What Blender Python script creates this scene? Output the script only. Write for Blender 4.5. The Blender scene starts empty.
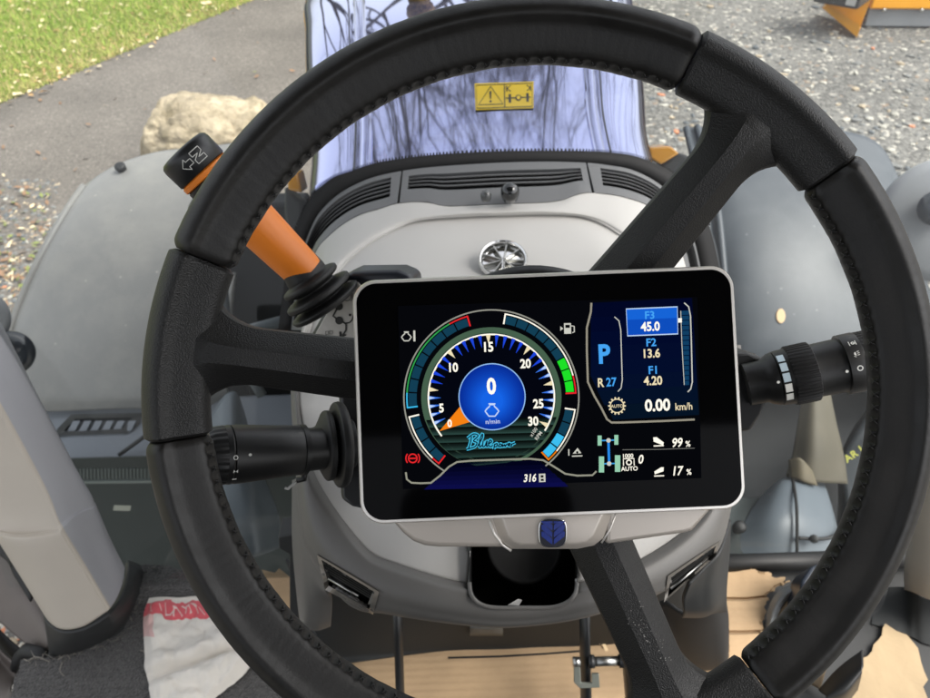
import bpy, bmesh, math, random
from mathutils import Vector, Matrix, noise
random.seed(7)
SC = bpy.context.scene
COL = SC.collection
R = math.radians
# ------------------------------------------------------------------ camera geometry
CAM = Vector((0.0, 0.0, 2.5)); PITCH = R(42.0); ROLL = R(2.0); FPX = 702.0; CX, CY = 465.0, 349.0
_f = Vector((0, math.cos(PITCH), -math.sin(PITCH)))
_u0 = Vector((0, math.sin(PITCH), math.cos(PITCH)))
_r0 = Vector((1, 0, 0))
_r = _r0 * math.cos(ROLL) - _u0 * math.sin(ROLL)      # camera leans clockwise
_u = _u0 * math.cos(ROLL) + _r0 * math.sin(ROLL)
GZ = 0.0                     # ground level
FZ = CAM.z - 1.10            # cab floor level
def ray(px, py):
    return _f + _r * ((px - CX) / FPX) + _u * ((CY - py) / FPX)
def P(px, py, t): return CAM + ray(px, py) * t
def Pz(px, py, z):
    d = ray(px, py); return CAM + d * ((z - CAM.z) / d.z)
def Py(px, py, y):
    d = ray(px, py); return CAM + d * (y / d.y)
def Pl(px, py, o, n):
    d = ray(px, py); return CAM + d * ((o - CAM).dot(n) / d.dot(n))
WS_O = Vector((0, 0.64, CAM.z - 1.1)); WS_N = Vector((0, 1, -0.475)).normalized()   # windscreen plane
def Pw(px, py, off=0.0): return Pl(px, py, WS_O - WS_N * off, WS_N)
def to_px(p):
    v = p - CAM; t = v.dot(_f)
    return CX + FPX * v.dot(_r) / t, CY - FPX * v.dot(_u) / t
# ------------------------------------------------------------------ colours / materials
def H(r, g, b):
    def c(v):
        v /= 255.0
        return v / 12.92 if v <= 0.04045 else ((v + 0.055) / 1.055) ** 2.4
    return (c(r), c(g), c(b), 1.0)
MATS = {}
def mat(name, col, rough=0.5, metal=0.0, bump=None, var=None, coat=0.0, spec=0.5, rvar=0.0, sheen=0.0):
    """bump = (kind, scale, strength[, distance]); var = (scale, amount 0..1)"""
    if name in MATS: return MATS[name]
    m = bpy.data.materials.new(name); m.use_nodes = True
    nt = m.node_tree; b = nt.nodes['Principled BSDF']; L = nt.links
    b.inputs['Base Color'].default_value = col; b.inputs['Roughness'].default_value = rough
    b.inputs['Metallic'].default_value = metal; b.inputs['Specular IOR Level'].default_value = spec
    b.inputs['Coat Weight'].default_value = coat; b.inputs['Coat Roughness'].default_value = 0.04
    b.inputs['Sheen Weight'].default_value = sheen
    tc = nt.nodes.new('ShaderNodeTexCoord')
    if var:
        n = nt.nodes.new('ShaderNodeTexNoise'); n.inputs['Scale'].default_value = var[0]; n.inputs['Detail'].default_value = 6
        L.new(tc.outputs['Object'], n.inputs['Vector'])
        mx = nt.nodes.new('ShaderNodeMix'); mx.data_type = 'RGBA'
        mp = nt.nodes.new('ShaderNodeMapRange'); mp.inputs[1].default_value = 0.3; mp.inputs[2].default_value = 0.7
        L.new(n.outputs['Fac'], mp.inputs[0]); L.new(mp.outputs[0], mx.inputs[0])
        a = var[1]
        mx.inputs[6].default_value = tuple(c * (1 - a) for c in col[:3]) + (1,)
        mx.inputs[7].default_value = tuple(min(1, c * (1 + a)) for c in col[:3]) + (1,)
        L.new(mx.outputs[2], b.inputs['Base Color'])
        if rvar:
            m2 = nt.nodes.new('ShaderNodeMapRange'); m2.inputs[1].default_value = 0.3; m2.inputs[2].default_value = 0.7
            m2.inputs[3].default_value = max(0, rough - rvar); m2.inputs[4].default_value = min(1, rough + rvar)
            L.new(n.outputs['Fac'], m2.inputs[0]); L.new(m2.outputs[0], b.inputs['Roughness'])
    if bump:
        kind, sc, st = bump[:3]
        if kind == 'voronoi':
            n = nt.nodes.new('ShaderNodeTexVoronoi'); n.feature = 'SMOOTH_F1'; out = n.outputs['Distance']
        elif kind == 'wave':
            n = nt.nodes.new('ShaderNodeTexWave'); out = n.outputs['Fac']; n.inputs['Distortion'].default_value = 3.0
            n.inputs['Detail'].default_value = 3; n.inputs['Detail Scale'].default_value = 4
        else:
            n = nt.nodes.new('ShaderNodeTexNoise'); out = n.outputs['Fac']; n.inputs['Detail'].default_value = 5
        n.inputs['Scale'].default_value = sc
        L.new(tc.outputs['Object'], n.inputs['Vector'])
        bp = nt.nodes.new('ShaderNodeBump'); bp.inputs['Strength'].default_value = st
        bp.inputs['Distance'].default_value = bump[3] if len(bump) > 3 else 0.001
        L.new(out, bp.inputs['Height']); L.new(bp.outputs['Normal'], b.inputs['Normal'])
    MATS[name] = m
    return m
def emit(r, g, b, s=1.0):
    k = 'screen_%d_%d_%d_%d' % (r, g, b, int(s * 100))
    if k in MATS: return MATS[k]
    m = bpy.data.materials.new(k); m.use_nodes = True; nt = m.node_tree
    for n in list(nt.nodes): nt.nodes.remove(n)
    e = nt.nodes.new('ShaderNodeEmission'); o = nt.nodes.new('ShaderNodeOutputMaterial')
    e.inputs['Color'].default_value = H(r, g, b); e.inputs['Strength'].default_value = s * EMIT
    nt.links.new(e.outputs[0], o.inputs[0]); MATS[k] = m
    return m
EXPOSURE = 1.3
EMIT = 2.0 ** (-EXPOSURE)
# ------------------------------------------------------------------ objects
def thing(name, label, cat, loc, group=None):
    o = bpy.data.objects.new(name, None); COL.objects.link(o); o.empty_display_size = 0.05
    o.location = loc; o['label'] = label; o['category'] = cat
    if group: o['group'] = group
    return o
def wloc(o):
    v = Vector((0, 0, 0))
    while o: v = v + o.location; o = o.parent
    return v
class MB:
    """collects geometry in world space, links ONE mesh object"""
    def __init__(s): s.v = []; s.f = []; s.m = []; s.uv = None; s.sm = []
    def add(s, vs, fs, mi=0, smooth=True):
        k = len(s.v); s.v += [Vector(p) for p in vs]
        for f in fs: s.f.append(tuple(i + k for i in f)); s.m.append(mi); s.sm.append(smooth)
    def build(s, name, mats, parent=None, label=None, cat=None, group=None, kind=None, bevel=0, sharp=None, normals=True, seg=2, uvs=None):
        if not isinstance(mats, (list, tuple)): mats = [mats]
        off = wloc(parent) if parent else (Vector((0, 0, 0)) if kind == 'structure' else Vector((sum(p.x for p in s.v) / len(s.v), sum(p.y for p in s.v) / len(s.v), min(p.z for p in s.v))))
        me = bpy.data.meshes.new(name)
        me.from_pydata([tuple(p - off) for p in s.v], [], s.f)
        for m in mats: me.materials.append(m)
        me.polygons.foreach_set('material_index', s.m)
        me.polygons.foreach_set('use_smooth', s.sm)
        if uvs is not None:
            ul = me.uv_layers.new(name='UVMap')
            for lp in me.loops: ul.data[lp.index].uv = uvs[lp.vertex_index]
        me.update()
        if normals:
            bm = bmesh.new(); bm.from_mesh(me); bmesh.ops.recalc_face_normals(bm, faces=bm.faces); bm.to_mesh(me); bm.free()
        if sharp is not None: me.set_sharp_from_angle(angle=R(sharp))
        o = bpy.data.objects.new(name, me); COL.objects.link(o)
        if parent: o.parent = parent
        else: o.location = off
        if label: o['label'] = label
        if cat: o['category'] = cat
        if group: o['group'] = group
        if kind: o['kind'] = kind
        if bevel:
            md = o.modifiers.new('bevel', 'BEVEL'); md.width = bevel; md.segments = seg; md.limit_method = 'ANGLE'; md.angle_limit = R(35)
            me.polygons.foreach_set('use_smooth', [True] * len(me.polygons)); me.set_sharp_from_angle(angle=R(50))
            md.harden_normals = False
        return o
def catmull(pts, n, closed=False):
    m = len(pts)
    if m == 2 and not closed:
        return [pts[0].lerp(pts[1], i / (n - 1)) for i in range(n)]
    out = []
    segs = m if closed else m - 1
    for i in range(n):
        x = i / (n if closed else n - 1) * segs
        k = min(int(x), segs - 1); a = x - k
        if closed: p0, p1, p2, p3 = pts[(k - 1) % m], pts[k], pts[(k + 1) % m], pts[(k + 2) % m]
        else:
            p1, p2 = pts[k], pts[k + 1]
            p0 = pts[k - 1] if k > 0 else p1 * 2 - p2
            p3 = pts[k + 2] if k + 2 < m else p2 * 2 - p1
        out.append(0.5 * ((2 * p1) + (p2 - p0) * a + (2 * p0 - 5 * p1 + 4 * p2 - p3) * a * a + (3 * p1 - p0 - 3 * p2 + p3) * a ** 3))
    return out
def arclen(pts, n):
    """resample polyline to n points evenly by length"""
    d = [0.0]
    for a, b in zip(pts, pts[1:]): d.append(d[-1] + (b - a).length)
    out = []; j = 0
    for i in range(n):
        x = d[-1] * i / (n - 1)
        while j < len(d) - 2 and d[j + 1] < x: j += 1
        w = (x - d[j]) / max(1e-9, d[j + 1] - d[j]); out.append(pts[j].lerp(pts[j + 1], min(1, max(0, w))))
    return out
def gridpts(rows, nu, nv, lin=False):
    rs = [catmull(r, nu) for r in rows]
    cols = []
    for i in range(nu):
        c = [r[i] for r in rs]
        if lin:
            o = []
            for j in range(nv):
                x = j / (nv - 1) * (len(c) - 1); k = min(int(x), len(c) - 2); o.append(c[k].lerp(c[k + 1], x - k))
            cols.append(o)
        else: cols.append(catmull(c, nv))
    return [[cols[i][j] for i in range(nu)] for j in range(nv)]
def sheet(mb, g, th=0.003, toward=None, mi=0, hole=None, smooth=True):
    """closed thin shell from a grid of points g[j][i]; the skin goes on the side of `toward` (camera by default), thickness behind it"""
    nv, nu = len(g), len(g[0]); tw = toward or CAM
    N = []
    for j in range(nv):
        row = []
        for i in range(nu):
            a = g[j][min(i + 1, nu - 1)] - g[j][max(i - 1, 0)]; b = g[min(j + 1, nv - 1)][i] - g[max(j - 1, 0)][i]
            n = a.cross(b)
            n = n.normalized() if n.length > 1e-12 else Vector((0, 0, 1))
            row.append(n)
        N.append(row)
    mid = N[nv // 2][nu // 2]
    s = 1 if mid.dot(tw - g[nv // 2][nu // 2]) > 0 else -1
    top = [p for r in g for p in r]; bot = [g[j][i] - N[j][i] * s * th for j in range(nv) for i in range(nu)]
    n = nv * nu; fs = []
    alive = {}
    for j in range(nv - 1):
        for i in range(nu - 1):
            if hole and hole((g[j][i] + g[j + 1][i + 1]) / 2): continue
            alive[(j, i)] = 1
    for (j, i) in alive:
        a, b, c, d = j * nu + i, j * nu + i + 1, (j + 1) * nu + i + 1, (j + 1) * nu + i
        fs.append((a, b, c, d)); fs.append((n + d, n + c, n + b, n + a))
        for (dj, di, e, f2) in ((-1, 0, a, b), (0, 1, b, c), (1, 0, c, d), (0, -1, d, a)):
            if (j + dj, i + di) not in alive: fs.append((f2, e, n + e, n + f2))
    mb.add(top + bot, fs, mi, smooth)
def frame_from(axis, hint=Vector((0, 0, 1))):
    z = axis.normalized()
    if abs(z.dot(hint)) > 0.98: hint = Vector((1, 0, 0))
    x = hint.cross(z).normalized(); return x, z.cross(x), z
def tube(mb, pts, rad, n=10, mi=0, cap=True, flat=None):
    """swept tube; rad number or list; flat = (a, b) multiplies the two section axes"""
    m = len(pts); rs = rad if isinstance(rad, (list, tuple)) else [rad] * m
    vs = []; t0 = (pts[1] - pts[0]).normalized(); x, y, _ = frame_from(t0)
    fa, fb = flat or (1, 1)
    for k in range(m):
        t = (pts[min(k + 1, m - 1)] - pts[max(k - 1, 0)]).normalized()
        x = (x - t * x.dot(t)).normalized(); y = t.cross(x)
        for i in range(n):
            a = 2 * math.pi * i / n; vs.append(pts[k] + x * (math.cos(a) * rs[k] * fa) + y * (math.sin(a) * rs[k] * fb))
    fs = [(k * n + i, k * n + (i + 1) % n, (k + 1) * n + (i + 1) % n, (k + 1) * n + i) for k in range(m - 1) for i in range(n)]
    if cap: fs += [tuple(range(n - 1, -1, -1)), tuple((m - 1) * n + i for i in range(n))]
    mb.add(vs, fs, mi)
def revolve(mb, o, axis, prof, n=40, mi=0, rib=None, squash=None, hint=Vector((0, 0, 1))):
    """prof = [(h, r)] along the axis from o; rib = {index: (count, depth)}"""
    x, y, z = frame_from(axis, hint); vs = []
    for k, (h, r) in enumerate(prof):
        for i in range(n):
            a = 2 * math.pi * i / n; rr = r
            if rib and k in rib: rr = r + (rib[k] if i % 4 in (1, 2) else 0)
            vs.append(o + z * h + x * (math.cos(a) * rr) + y * (math.sin(a) * rr * (squash or 1)))
    m = len(prof)
    fs = [(k * n + i, k * n + (i + 1) % n, (k + 1) * n + (i + 1) % n, (k + 1) * n + i) for k in range(m - 1) for i in range(n)]
    fs += [tuple(range(n - 1, -1, -1)), tuple((m - 1) * n + i for i in range(n))]
    mb.add(vs, fs, mi)
def slab(mb, pts, dirv, mi=0, smooth=False):
    """polygon pts extruded by vector dirv"""
    n = len(pts); vs = list(pts) + [p + dirv for p in pts]
    fs = [tuple(range(n)), tuple(range(2 * n - 1, n - 1, -1))] + [(i, n + i, n + (i + 1) % n, (i + 1) % n) for i in range(n)]
    mb.add(vs, fs, mi, smooth)
def boxw(mb, lo, hi, mi=0, M=None):
    x0, y0, z0 = lo; x1, y1, z1 = hi
    vs = [Vector(p) for p in ((x0, y0, z0), (x1, y0, z0), (x1, y1, z0), (x0, y1, z0), (x0, y0, z1), (x1, y0, z1), (x1, y1, z1), (x0, y1, z1))]
    if M: vs = [M @ p for p in vs]
    mb.add(vs, [(0, 3, 2, 1), (4, 5, 6, 7), (0, 1, 5, 4), (1, 2, 6, 5), (2, 3, 7, 6), (3, 0, 4, 7)], mi, False)
def rrect(x0, y0, x1, y1, r, n=8):
    out = []
    for cx, cy, a0 in ((x1 - r, y1 - r, 0), (x0 + r, y1 - r, 90), (x0 + r, y0 + r, 180), (x1 - r, y0 + r, 270)):
        for k in range(n + 1):
            a = R(a0 + 90 * k / n); out.append((cx + r * math.cos(a), cy + r * math.sin(a)))
    return out
def inpoly(x, y, pg):
    c = False; n = len(pg)
    for i in range(n):
        x1, y1 = pg[i]; x2, y2 = pg[(i + 1) % n]
        if (y1 > y) != (y2 > y) and x < (x2 - x1) * (y - y1) / (y2 - y1) + x1: c = not c
    return c
def text_geo(s, bold=0.0):
    cu = bpy.data.curves.new('glyphs', 'FONT'); cu.body = s; cu.size = 1.0; cu.offset = bold; cu.resolution_u = 3
    o = bpy.data.objects.new('glyphs', cu); COL.objects.link(o)
    dg = bpy.context.evaluated_depsgraph_get(); me = bpy.data.meshes.new_from_object(o.evaluated_get(dg))
    vs = [(v.co.x, v.co.y) for v in me.vertices]; fs = [tuple(p.vertices) for p in me.polygons]
    bpy.data.objects.remove(o); bpy.data.curves.remove(cu); bpy.data.meshes.remove(me)
    x0 = min(v[0] for v in vs); x1 = max(v[0] for v in vs); y0 = min(v[1] for v in vs); y1 = max(v[1] for v in vs)
    return [((x - (x0 + x1) / 2) / (y1 - y0), (y - (y0 + y1) / 2) / (y1 - y0)) for x, y in vs], fs
class Ink:
    """flat marks on a surface: surf(px, py) -> point; pixel units on the face of the object"""
    def __init__(s, surf): s.surf = surf; s.mb = MB(); s.mats = []; s.h = 0
    def mi(s, m):
        if m not in s.mats: s.mats.append(m)
        return s.mats.index(m)
    def poly(s, pts, m, h=0): s.mb.add([s.surf(x, y, h) for x, y in pts], [tuple(range(len(pts)))], s.mi(m), False)
    def line(s, pts, w, m, h=0, closed=False):
        n = len(pts)
        L, Rr = [], []
        for i in range(n):
            a = pts[i - 1] if (i > 0 or closed) else pts[i]; b = pts[(i + 1) % n] if (i < n - 1 or closed) else pts[i]
            dx, dy = b[0] - a[0], b[1] - a[1]; l = math.hypot(dx, dy) or 1
            nx, ny = -dy / l * w / 2, dx / l * w / 2
            L.append((pts[i][0] + nx, pts[i][1] + ny)); Rr.append((pts[i][0] - nx, pts[i][1] - ny))
        vs = [s.surf(x, y, h) for x, y in L + Rr]
        s.mb.add(vs, [(i, (i + 1) % n, n + (i + 1) % n, n + i) for i in range(n if closed else n - 1)], s.mi(m), False)
    def arc(s, cx, cy, r0, r1, a0, a1, m, h=0, n=None):
        n = n or max(3, int(abs(a1 - a0) / 4)); vs = []
        for k in range(n + 1):
            a = R(a0 + (a1 - a0) * k / n); c, q = math.cos(a), math.sin(a)
            vs += [s.surf(cx + r0 * c, cy - r0 * q, h), s.surf(cx + r1 * c, cy - r1 * q, h)]
        s.mb.add(vs, [(2 * k, 2 * k + 1, 2 * k + 3, 2 * k + 2) for k in range(n)], s.mi(m), False)
    def disc(s, cx, cy, r, m, h=0, n=48): s.poly([(cx + r * math.cos(2 * math.pi * k / n), cy - r * math.sin(2 * math.pi * k / n)) for k in range(n)], m, h)
    def text(s, t, cx, cy, hpx, m, h=0, rot=2.4, shear=0.0, bold=0.02, sx=1.0):
        vs, fs = text_geo(t, bold); c, q = math.cos(R(rot)), math.sin(R(rot)); out = []
        for x, y in vs:
            x = (x + shear * y) * sx * hpx; y = y * hpx
            out.append(s.surf(cx + x * c - y * q, cy - (x * q + y * c), h))
        s.mb.add(out, fs, s.mi(m), False)
    def build(s, name, parent=None, **k): return s.mb.build(name, s.mats, parent, normals=False, **k)
# ================================================================== materials of the cab
leather = mat('black_leather', H(20, 18.5, 17), 0.48, bump=('noise', 800, 0.16, 0.0006), var=(45, 0.3), rvar=0.07, spec=.42)
grain = mat('grained_plastic', H(19, 18.5, 18), 0.5, bump=('voronoi', 1500, 0.5, 0.0007), var=(30, 0.15), spec=.45)
thread = mat('black_thread', H(14, 14, 16), 0.6)
blackpl = mat('black_plastic', H(17, 17, 18), 0.42, bump=('noise', 1500, 0.12, 0.0003))
rubber = mat('black_rubber', H(20, 20, 20), 0.55, var=(40, 0.2))
matteblk = mat('matte_black', H(12, 12, 13), 0.75)
silver = mat('satin_silver', H(226, 222, 216), 0.34, metal=.55, var=(25, 0.04))
silverpl = mat('silver_plastic', H(184, 176, 167), 0.33, metal=0.35, coat=0.1, var=(18, 0.03))
chrome = mat('chrome', H(215, 215, 215), 0.12, metal=1.0)
glassblk = mat('display_glass', (0.0012, 0.0012, 0.0015, 1), 0.06, spec=0.06)
white_ink = mat('white_ink', H(215, 215, 210), 0.6)
black_ink = mat('black_ink', H(20, 20, 20), 0.6)
# ================================================================== steering wheel
WO = P(543, 400, 0.372)
_a, _b = R(2.0), R(-1.0)
WZ = (-_f + _u * math.sin(_a) * -1.0 + _r * math.sin(_b) * -1.0).normalized()
WX = (_r - WZ * _r.dot(WZ)).normalized(); WY = WZ.cross(WX)
WR, Wr = 0.1935, 0.0172
def wp(ang, rho, h):
    return WO + WX * (rho * math.cos(ang)) + WY * (rho * math.sin(ang)) + WZ * h
wheel = thing('steering_wheel', 'large black steering wheel with stitched leather grips and three moulded spokes', 'steering wheel', WO - WZ * 0.06)
RIM = [(-1.0, -.12), (-.95, .12), (-.80, .30), (-.45, .47), (-.12, .62), (.02, .74), (.14, .85), (.28, .86), (.46, .78), (.74, .53), (.93, .20), (1, -.14), (.93, -.48), (.66, -.80), (.2, -.97), (-.3, -.95), (-.7, -.72), (-.92, -.42)]
RIMP = catmull([Vector((a, b, 0)) for a, b in RIM], 48, True)
def rim_seg(mb, a0, a1, scale, endr, pucker=0.0, n=120, mi=0):
    vs = []; K = len(RIMP); L = (a1 - a0) * WR
    for k in range(n):
        w = k / (n - 1); a = a0 + (a1 - a0) * w
        e = min(w, 1 - w) * L
        s = scale * (1 - 0.16 * max(0, 1 - e / endr) ** 2.5)
        for i, q in enumerate(RIMP):
            rx, hy = q.x, q.y
            sc = s
            if pucker:
                d = math.exp(-((rx + .97) ** 2) / .006 - ((hy - .02) ** 2) / .06)
                sc = s * (1 + pucker * d * math.sin(a * WR / 0.0076 * 2 * math.pi))
                sc *= 1 - .05 * d
                sc *= 1 + .006 * math.sin(a * 41 + rx * 3) * max(0, -rx) + .006 * noise.noise(Vector((a * 60, rx * 2, hy * 2)))
            vs.append(wp(a, WR + rx * Wr * sc, hy * Wr * sc))
    fs = [(k * K + i, k * K + (i + 1) % K, (k + 1) * K + (i + 1) % K, (k + 1) * K + i) for k in range(n - 1) for i in range(K)]
    fs += [tuple(range(K - 1, -1, -1)), tuple((n - 1) * K + i for i in range(K))]
    mb.add(vs, fs, mi)
HALF = 14.15
SP = [52.7, 171.6, -66.6]                 # spoke directions as seen, degrees counter-clockwise
GAP = 0.22
for s in SP:
    nxt = min((q for q in [x + 360 * k for x in SP for k in (-1, 0, 1)] if q > s + 1))
    a0, a1 = R(s + HALF + GAP), R(nxt - HALF - GAP)
    mb = MB(); rim_seg(mb, a0, a1, 1.0, 0.006, pucker=0.026, n=620)
    g = mb.build('rim_grip', leather, wheel)
    mb = MB(); L = (a1 - a0) * WR; n = int(L / 0.0076)
    for k in range(n):
        a = a0 + (a1 - a0) * (k + .5) / n; da = 0.0027 / WR
        for (sg, o) in ((1, 0.0), (-1, 0.0006)):
            pts = []
            for (q, hh) in ((-1, .17), (-.4, .12), (.4, .06), (1, -.02)):
                x = -1.0 if abs(q) < .9 else -.985
                x += (.04 if hh > .15 else .02)
                pts.append(wp(a + da * q * sg * .55, WR + (x - .028) * Wr + o * .2, hh * Wr * 1.5))
            tube(mb, pts, [.00025, .0004, .0004, .00025], 6)
    mb.build('stitching', thread, g)
HUBR = 0.075
def spoke(deg):
    c = R(deg); mb = MB()
    rim_seg(mb, R(deg - HALF), R(deg + HALF), 1.015, 0.0022, n=60)
    # arm: faceted section swept from the hub to the rim with a round fillet where they meet
    rin = WR - Wr * .36; r0 = 0.045; rf = 0.033; w0 = 0.0150
    prof = [(-1, -.95), (-1, -.36), (-.96, -.14), (-.37, .80), (-.29, .90), (.29, .90), (.37, .80), (.96, -.14), (1, -.36), (1, -.95), (.9, -1.0), (-.9, -1.0)]
    K = len(prof); n = 64; vs = []
    for k in range(n):
        w = k / (n - 1); rho = r0 + (rin - r0) * w
        x = rho - (rin - rf); wid = w0 + .0045 * (1 - w) ** 1.4
        fl = 0.0
        if x > 0: fl = rf - math.sqrt(max(0, rf * rf - x * x))
        fade = min(1, fl / 0.016)
        base = 0.0012 * w - 0.0020 * (1 - w) - 0.034 * (1 - w) ** 1.25
        th = 0.0105 + .004 * (1 - w)
        for (v, h) in prof:
            lat = v * wid + math.copysign(fl, v) * (abs(v) ** 1.6)
            hh = base + h * th * (1 - .35 * fade)
            hh = max(hh, -Wr * .8) if w > .9 else hh
            a = lat / max(rho, .05)
            # sideways offset measured straight near the hub, along the circle near the rim
            if w < .55: p = WO + WX * (rho * math.cos(c) - lat * math.sin(c)) + WY * (rho * math.sin(c) + lat * math.cos(c)) + WZ * hh
            else:
                q = (w - .55) / .45; q = q * q * (3 - 2 * q)
                p1 = WO + WX * (rho * math.cos(c) - lat * math.sin(c)) + WY * (rho * math.sin(c) + lat * math.cos(c)) + WZ * hh
                p2 = wp(c + a, rho, hh); p = p1.lerp(p2, q)
            vs.append(p)
    fs = [(k * K + i, k * K + (i + 1) % K, (k + 1) * K + (i + 1) % K, (k + 1) * K + i) for k in range(n - 1) for i in range(K)]
    fs += [tuple(range(K)), tuple((n - 1) * K + i for i in range(K))]
    mb.add(vs, fs)
    return mb.build('spoke', grain, wheel, sharp=24)
for s in SP:
    so = spoke(s)
    if s == SP[2]: so['label'] = 'lower spoke with pale scuff marks'
scuff = MB(); rnd = random.Random(3)
for k in range(46):
    a = R(SP[2]) + rnd.gauss(0.0, .022); rho = 0.136 + rnd.gauss(0, .006)
    if k > 30: rho += .012; a += .04
    w = (rho - .045) / (WR - Wr * .36 - .045)
    h = 0.0012 * w - 0.0020 * (1 - w) - 0.034 * (1 - w) ** 1.25 + .90 * (.0105 + .004 * (1 - w)) + .00012
    o = wp(a, rho, h); s = rnd.uniform(.00008, .00028); d = rnd.uniform(0, 6.28)
    e1 = WX * math.cos(d) + WY * math.sin(d); e2 = WY * math.cos(d) - WX * math.sin(d)
    scuff.add([o + e1 * s * 2, o + e2 * s, o - e1 * s * 2, o - e2 * s], [(0, 1, 2, 3)], 0, False)
scuff.build('scuff_marks', mat('scuff_grey', H(150, 148, 144), .6), so, normals=False)
mb = MB()
revolve(mb, WO - WZ * .058, WZ, [(0, .05), (.006, .068), (.014, HUBR), (.022, HUBR - .001), (.026, HUBR - .006), (.027, .05)], 64)
mb.build('hub', blackpl, wheel)
# ================================================================== display
DO = P(548, 394, 0.352)
_t = R(2.4)
DXv = (_r * math.cos(_t) + _u * math.sin(_t)); DZv = (-_f - _u * -0.035).normalized()
DXv = (DXv - DZv * DXv.dot(DZv)).normalized(); DYv = DZv.cross(DXv)
def dl(x, y, z): return DO + DXv * x + DYv * y + DZv * z
def dpx(px, py, h=0.0):
    """point on the face of the display that carries this mark, raised by h"""
    p = Pl(px, py, DO, DZv); return p + DZv * h
def dsurf(px, py, h): return dpx(px, py, 0.0006 + h * 0.00012)
def dloc(px, py):
    v = dpx(px, py) - DO; return v.dot(DXv), v.dot(DYv)
disp = thing('instrument_display', 'wide black touchscreen showing a round rev counter inside a thin silver frame', 'display', DO - DZv * .03)
DW, DH = 0.1925 / 2, 0.1222 / 2
o_ = rrect(-DW, -DH, DW, DH, .0115, 10); i_ = rrect(-DW + .0019, -DH + .0019, DW - .0019, DH - .0019, .0100, 10)
mb = MB(); n = len(o_)
vs = [dl(x, y, -.0075) for x, y in o_] + [dl(x, y, -.0008) for x, y in o_]
oc = rrect(-DW + .0007, -DH + .0007, DW - .0007, DH - .0007, .0110, 10)
vs += [dl(x, y, .0006) for x, y in oc] + [dl(x, y, .0006) for x, y in i_] + [dl(x, y, -.0075) for x, y in i_]
fs = [(k * n + i, k * n + (i + 1) % n, ((k + 1) % 5) * n + (i + 1) % n, ((k + 1) % 5) * n + i) for k in range(5) for i in range(n)]
mb.add(vs, fs)
mb.build('bezel', silver, disp, sharp=50)
g_ = rrect(-DW + .0020, -DH + .0020, DW - .0020, DH - .0020, .0099, 10)
mb = MB(); slab(mb, [dl(x, y, .0002) for x, y in g_], -DZv * .003)
scr = mb.build('screen_glass', glassblk, disp)
h_ = rrect(-DW + .003, -DH + .003, DW - .003, DH - .003, .012, 8); h2 = rrect(-DW + .016, -DH + .012, DW - .016, DH - .012, .012, 8)
mb = MB(); n = len(h_)
mb.add([dl(x, y, -.0076) for x, y in h_] + [dl(x, y, -.022) for x, y in h_] + [dl(x, y, -.036) for x, y in h2],
       [(k * n + i, k * n + (i + 1) % n, (k + 1) * n + (i + 1) % n, (k + 1) * n + i) for k in range(2) for i in range(n)] + [tuple(range(n)), tuple(range(3 * n - 1, 2 * n - 1, -1))])
mb.build('housing', blackpl, disp, sharp=40)
# --- trim under the screen: two wings and a centre block that carries the badge
def dslab(name, pts, z0, depth, m, bev=.0010, parent=disp):
    mb = MB(); slab(mb, [dpx(x, y, z0) for x, y in pts], -DZv * depth)
    return mb.build(name, m, parent, bevel=bev)
def dsheet(mb, rows, z, th=.003, nu=24, nv=10):
    g = gridpts([[dpx(x, y, zz) for (x, y, zz) in r] for r in rows], nu, nv, True); sheet(mb, g, th)
mb = MB()
slab(mb, [dpx(x, y, -.006) for x, y in ((388, 521), (496, 516), (508, 551), (438, 551), (424, 549.5), (412, 545), (402, 537))], -DZv * .014)
mb.build('lower_trim', silverpl, disp, bevel=.0028, seg=4); mb = MB()
slab(mb, [dpx(x, y, -.006) for x, y in ((610, 511), (716, 507), (714, 514), (697, 533.5), (690, 536), (608, 548))], -DZv * .014)
mb.build('lower_trim', silverpl, disp, bevel=.0028, seg=4)
mb = MB()
O8 = [(490, 515), (617, 511), (607, 541), (597, 549), (580, 552.5), (512, 552.5), (504, 547), (497, 538)]
I8 = [(502, 515.5), (605, 512), (594, 536), (587, 543), (578, 545), (522, 545.5), (514, 543), (509, 536)]
vs = [dpx(x, y, -.014) for x, y in O8] + [dpx(x, y, -.0065) for x, y in O8] + [dpx(x, y, -.0020) for x, y in I8]
n = 8
mb.add(vs, [(k * n + i, k * n + (i + 1) % n, (k + 1) * n + (i + 1) % n, (k + 1) * n + i) for k in range(2) for i in range(n)] + [tuple(range(n)), tuple(range(2 * n, 3 * n))], 0, False)
cb = mb.build('badge_block', silverpl, disp, bevel=.0009, seg=3)
mb = MB()
tube(mb, [dpx(x, y, -.0062) for x, y in ((487.5, 517), (495, 537), (503, 548), (512, 554))], .0007, 8)
mb.build('trim_edge', silver, cb); mb = MB()
tube(mb, [dpx(x, y, -.0062) for x, y in ((619.5, 514), (612, 533), (604, 546))], .0005, 8)
mb.build('trim_edge', silver, cb)
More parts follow.
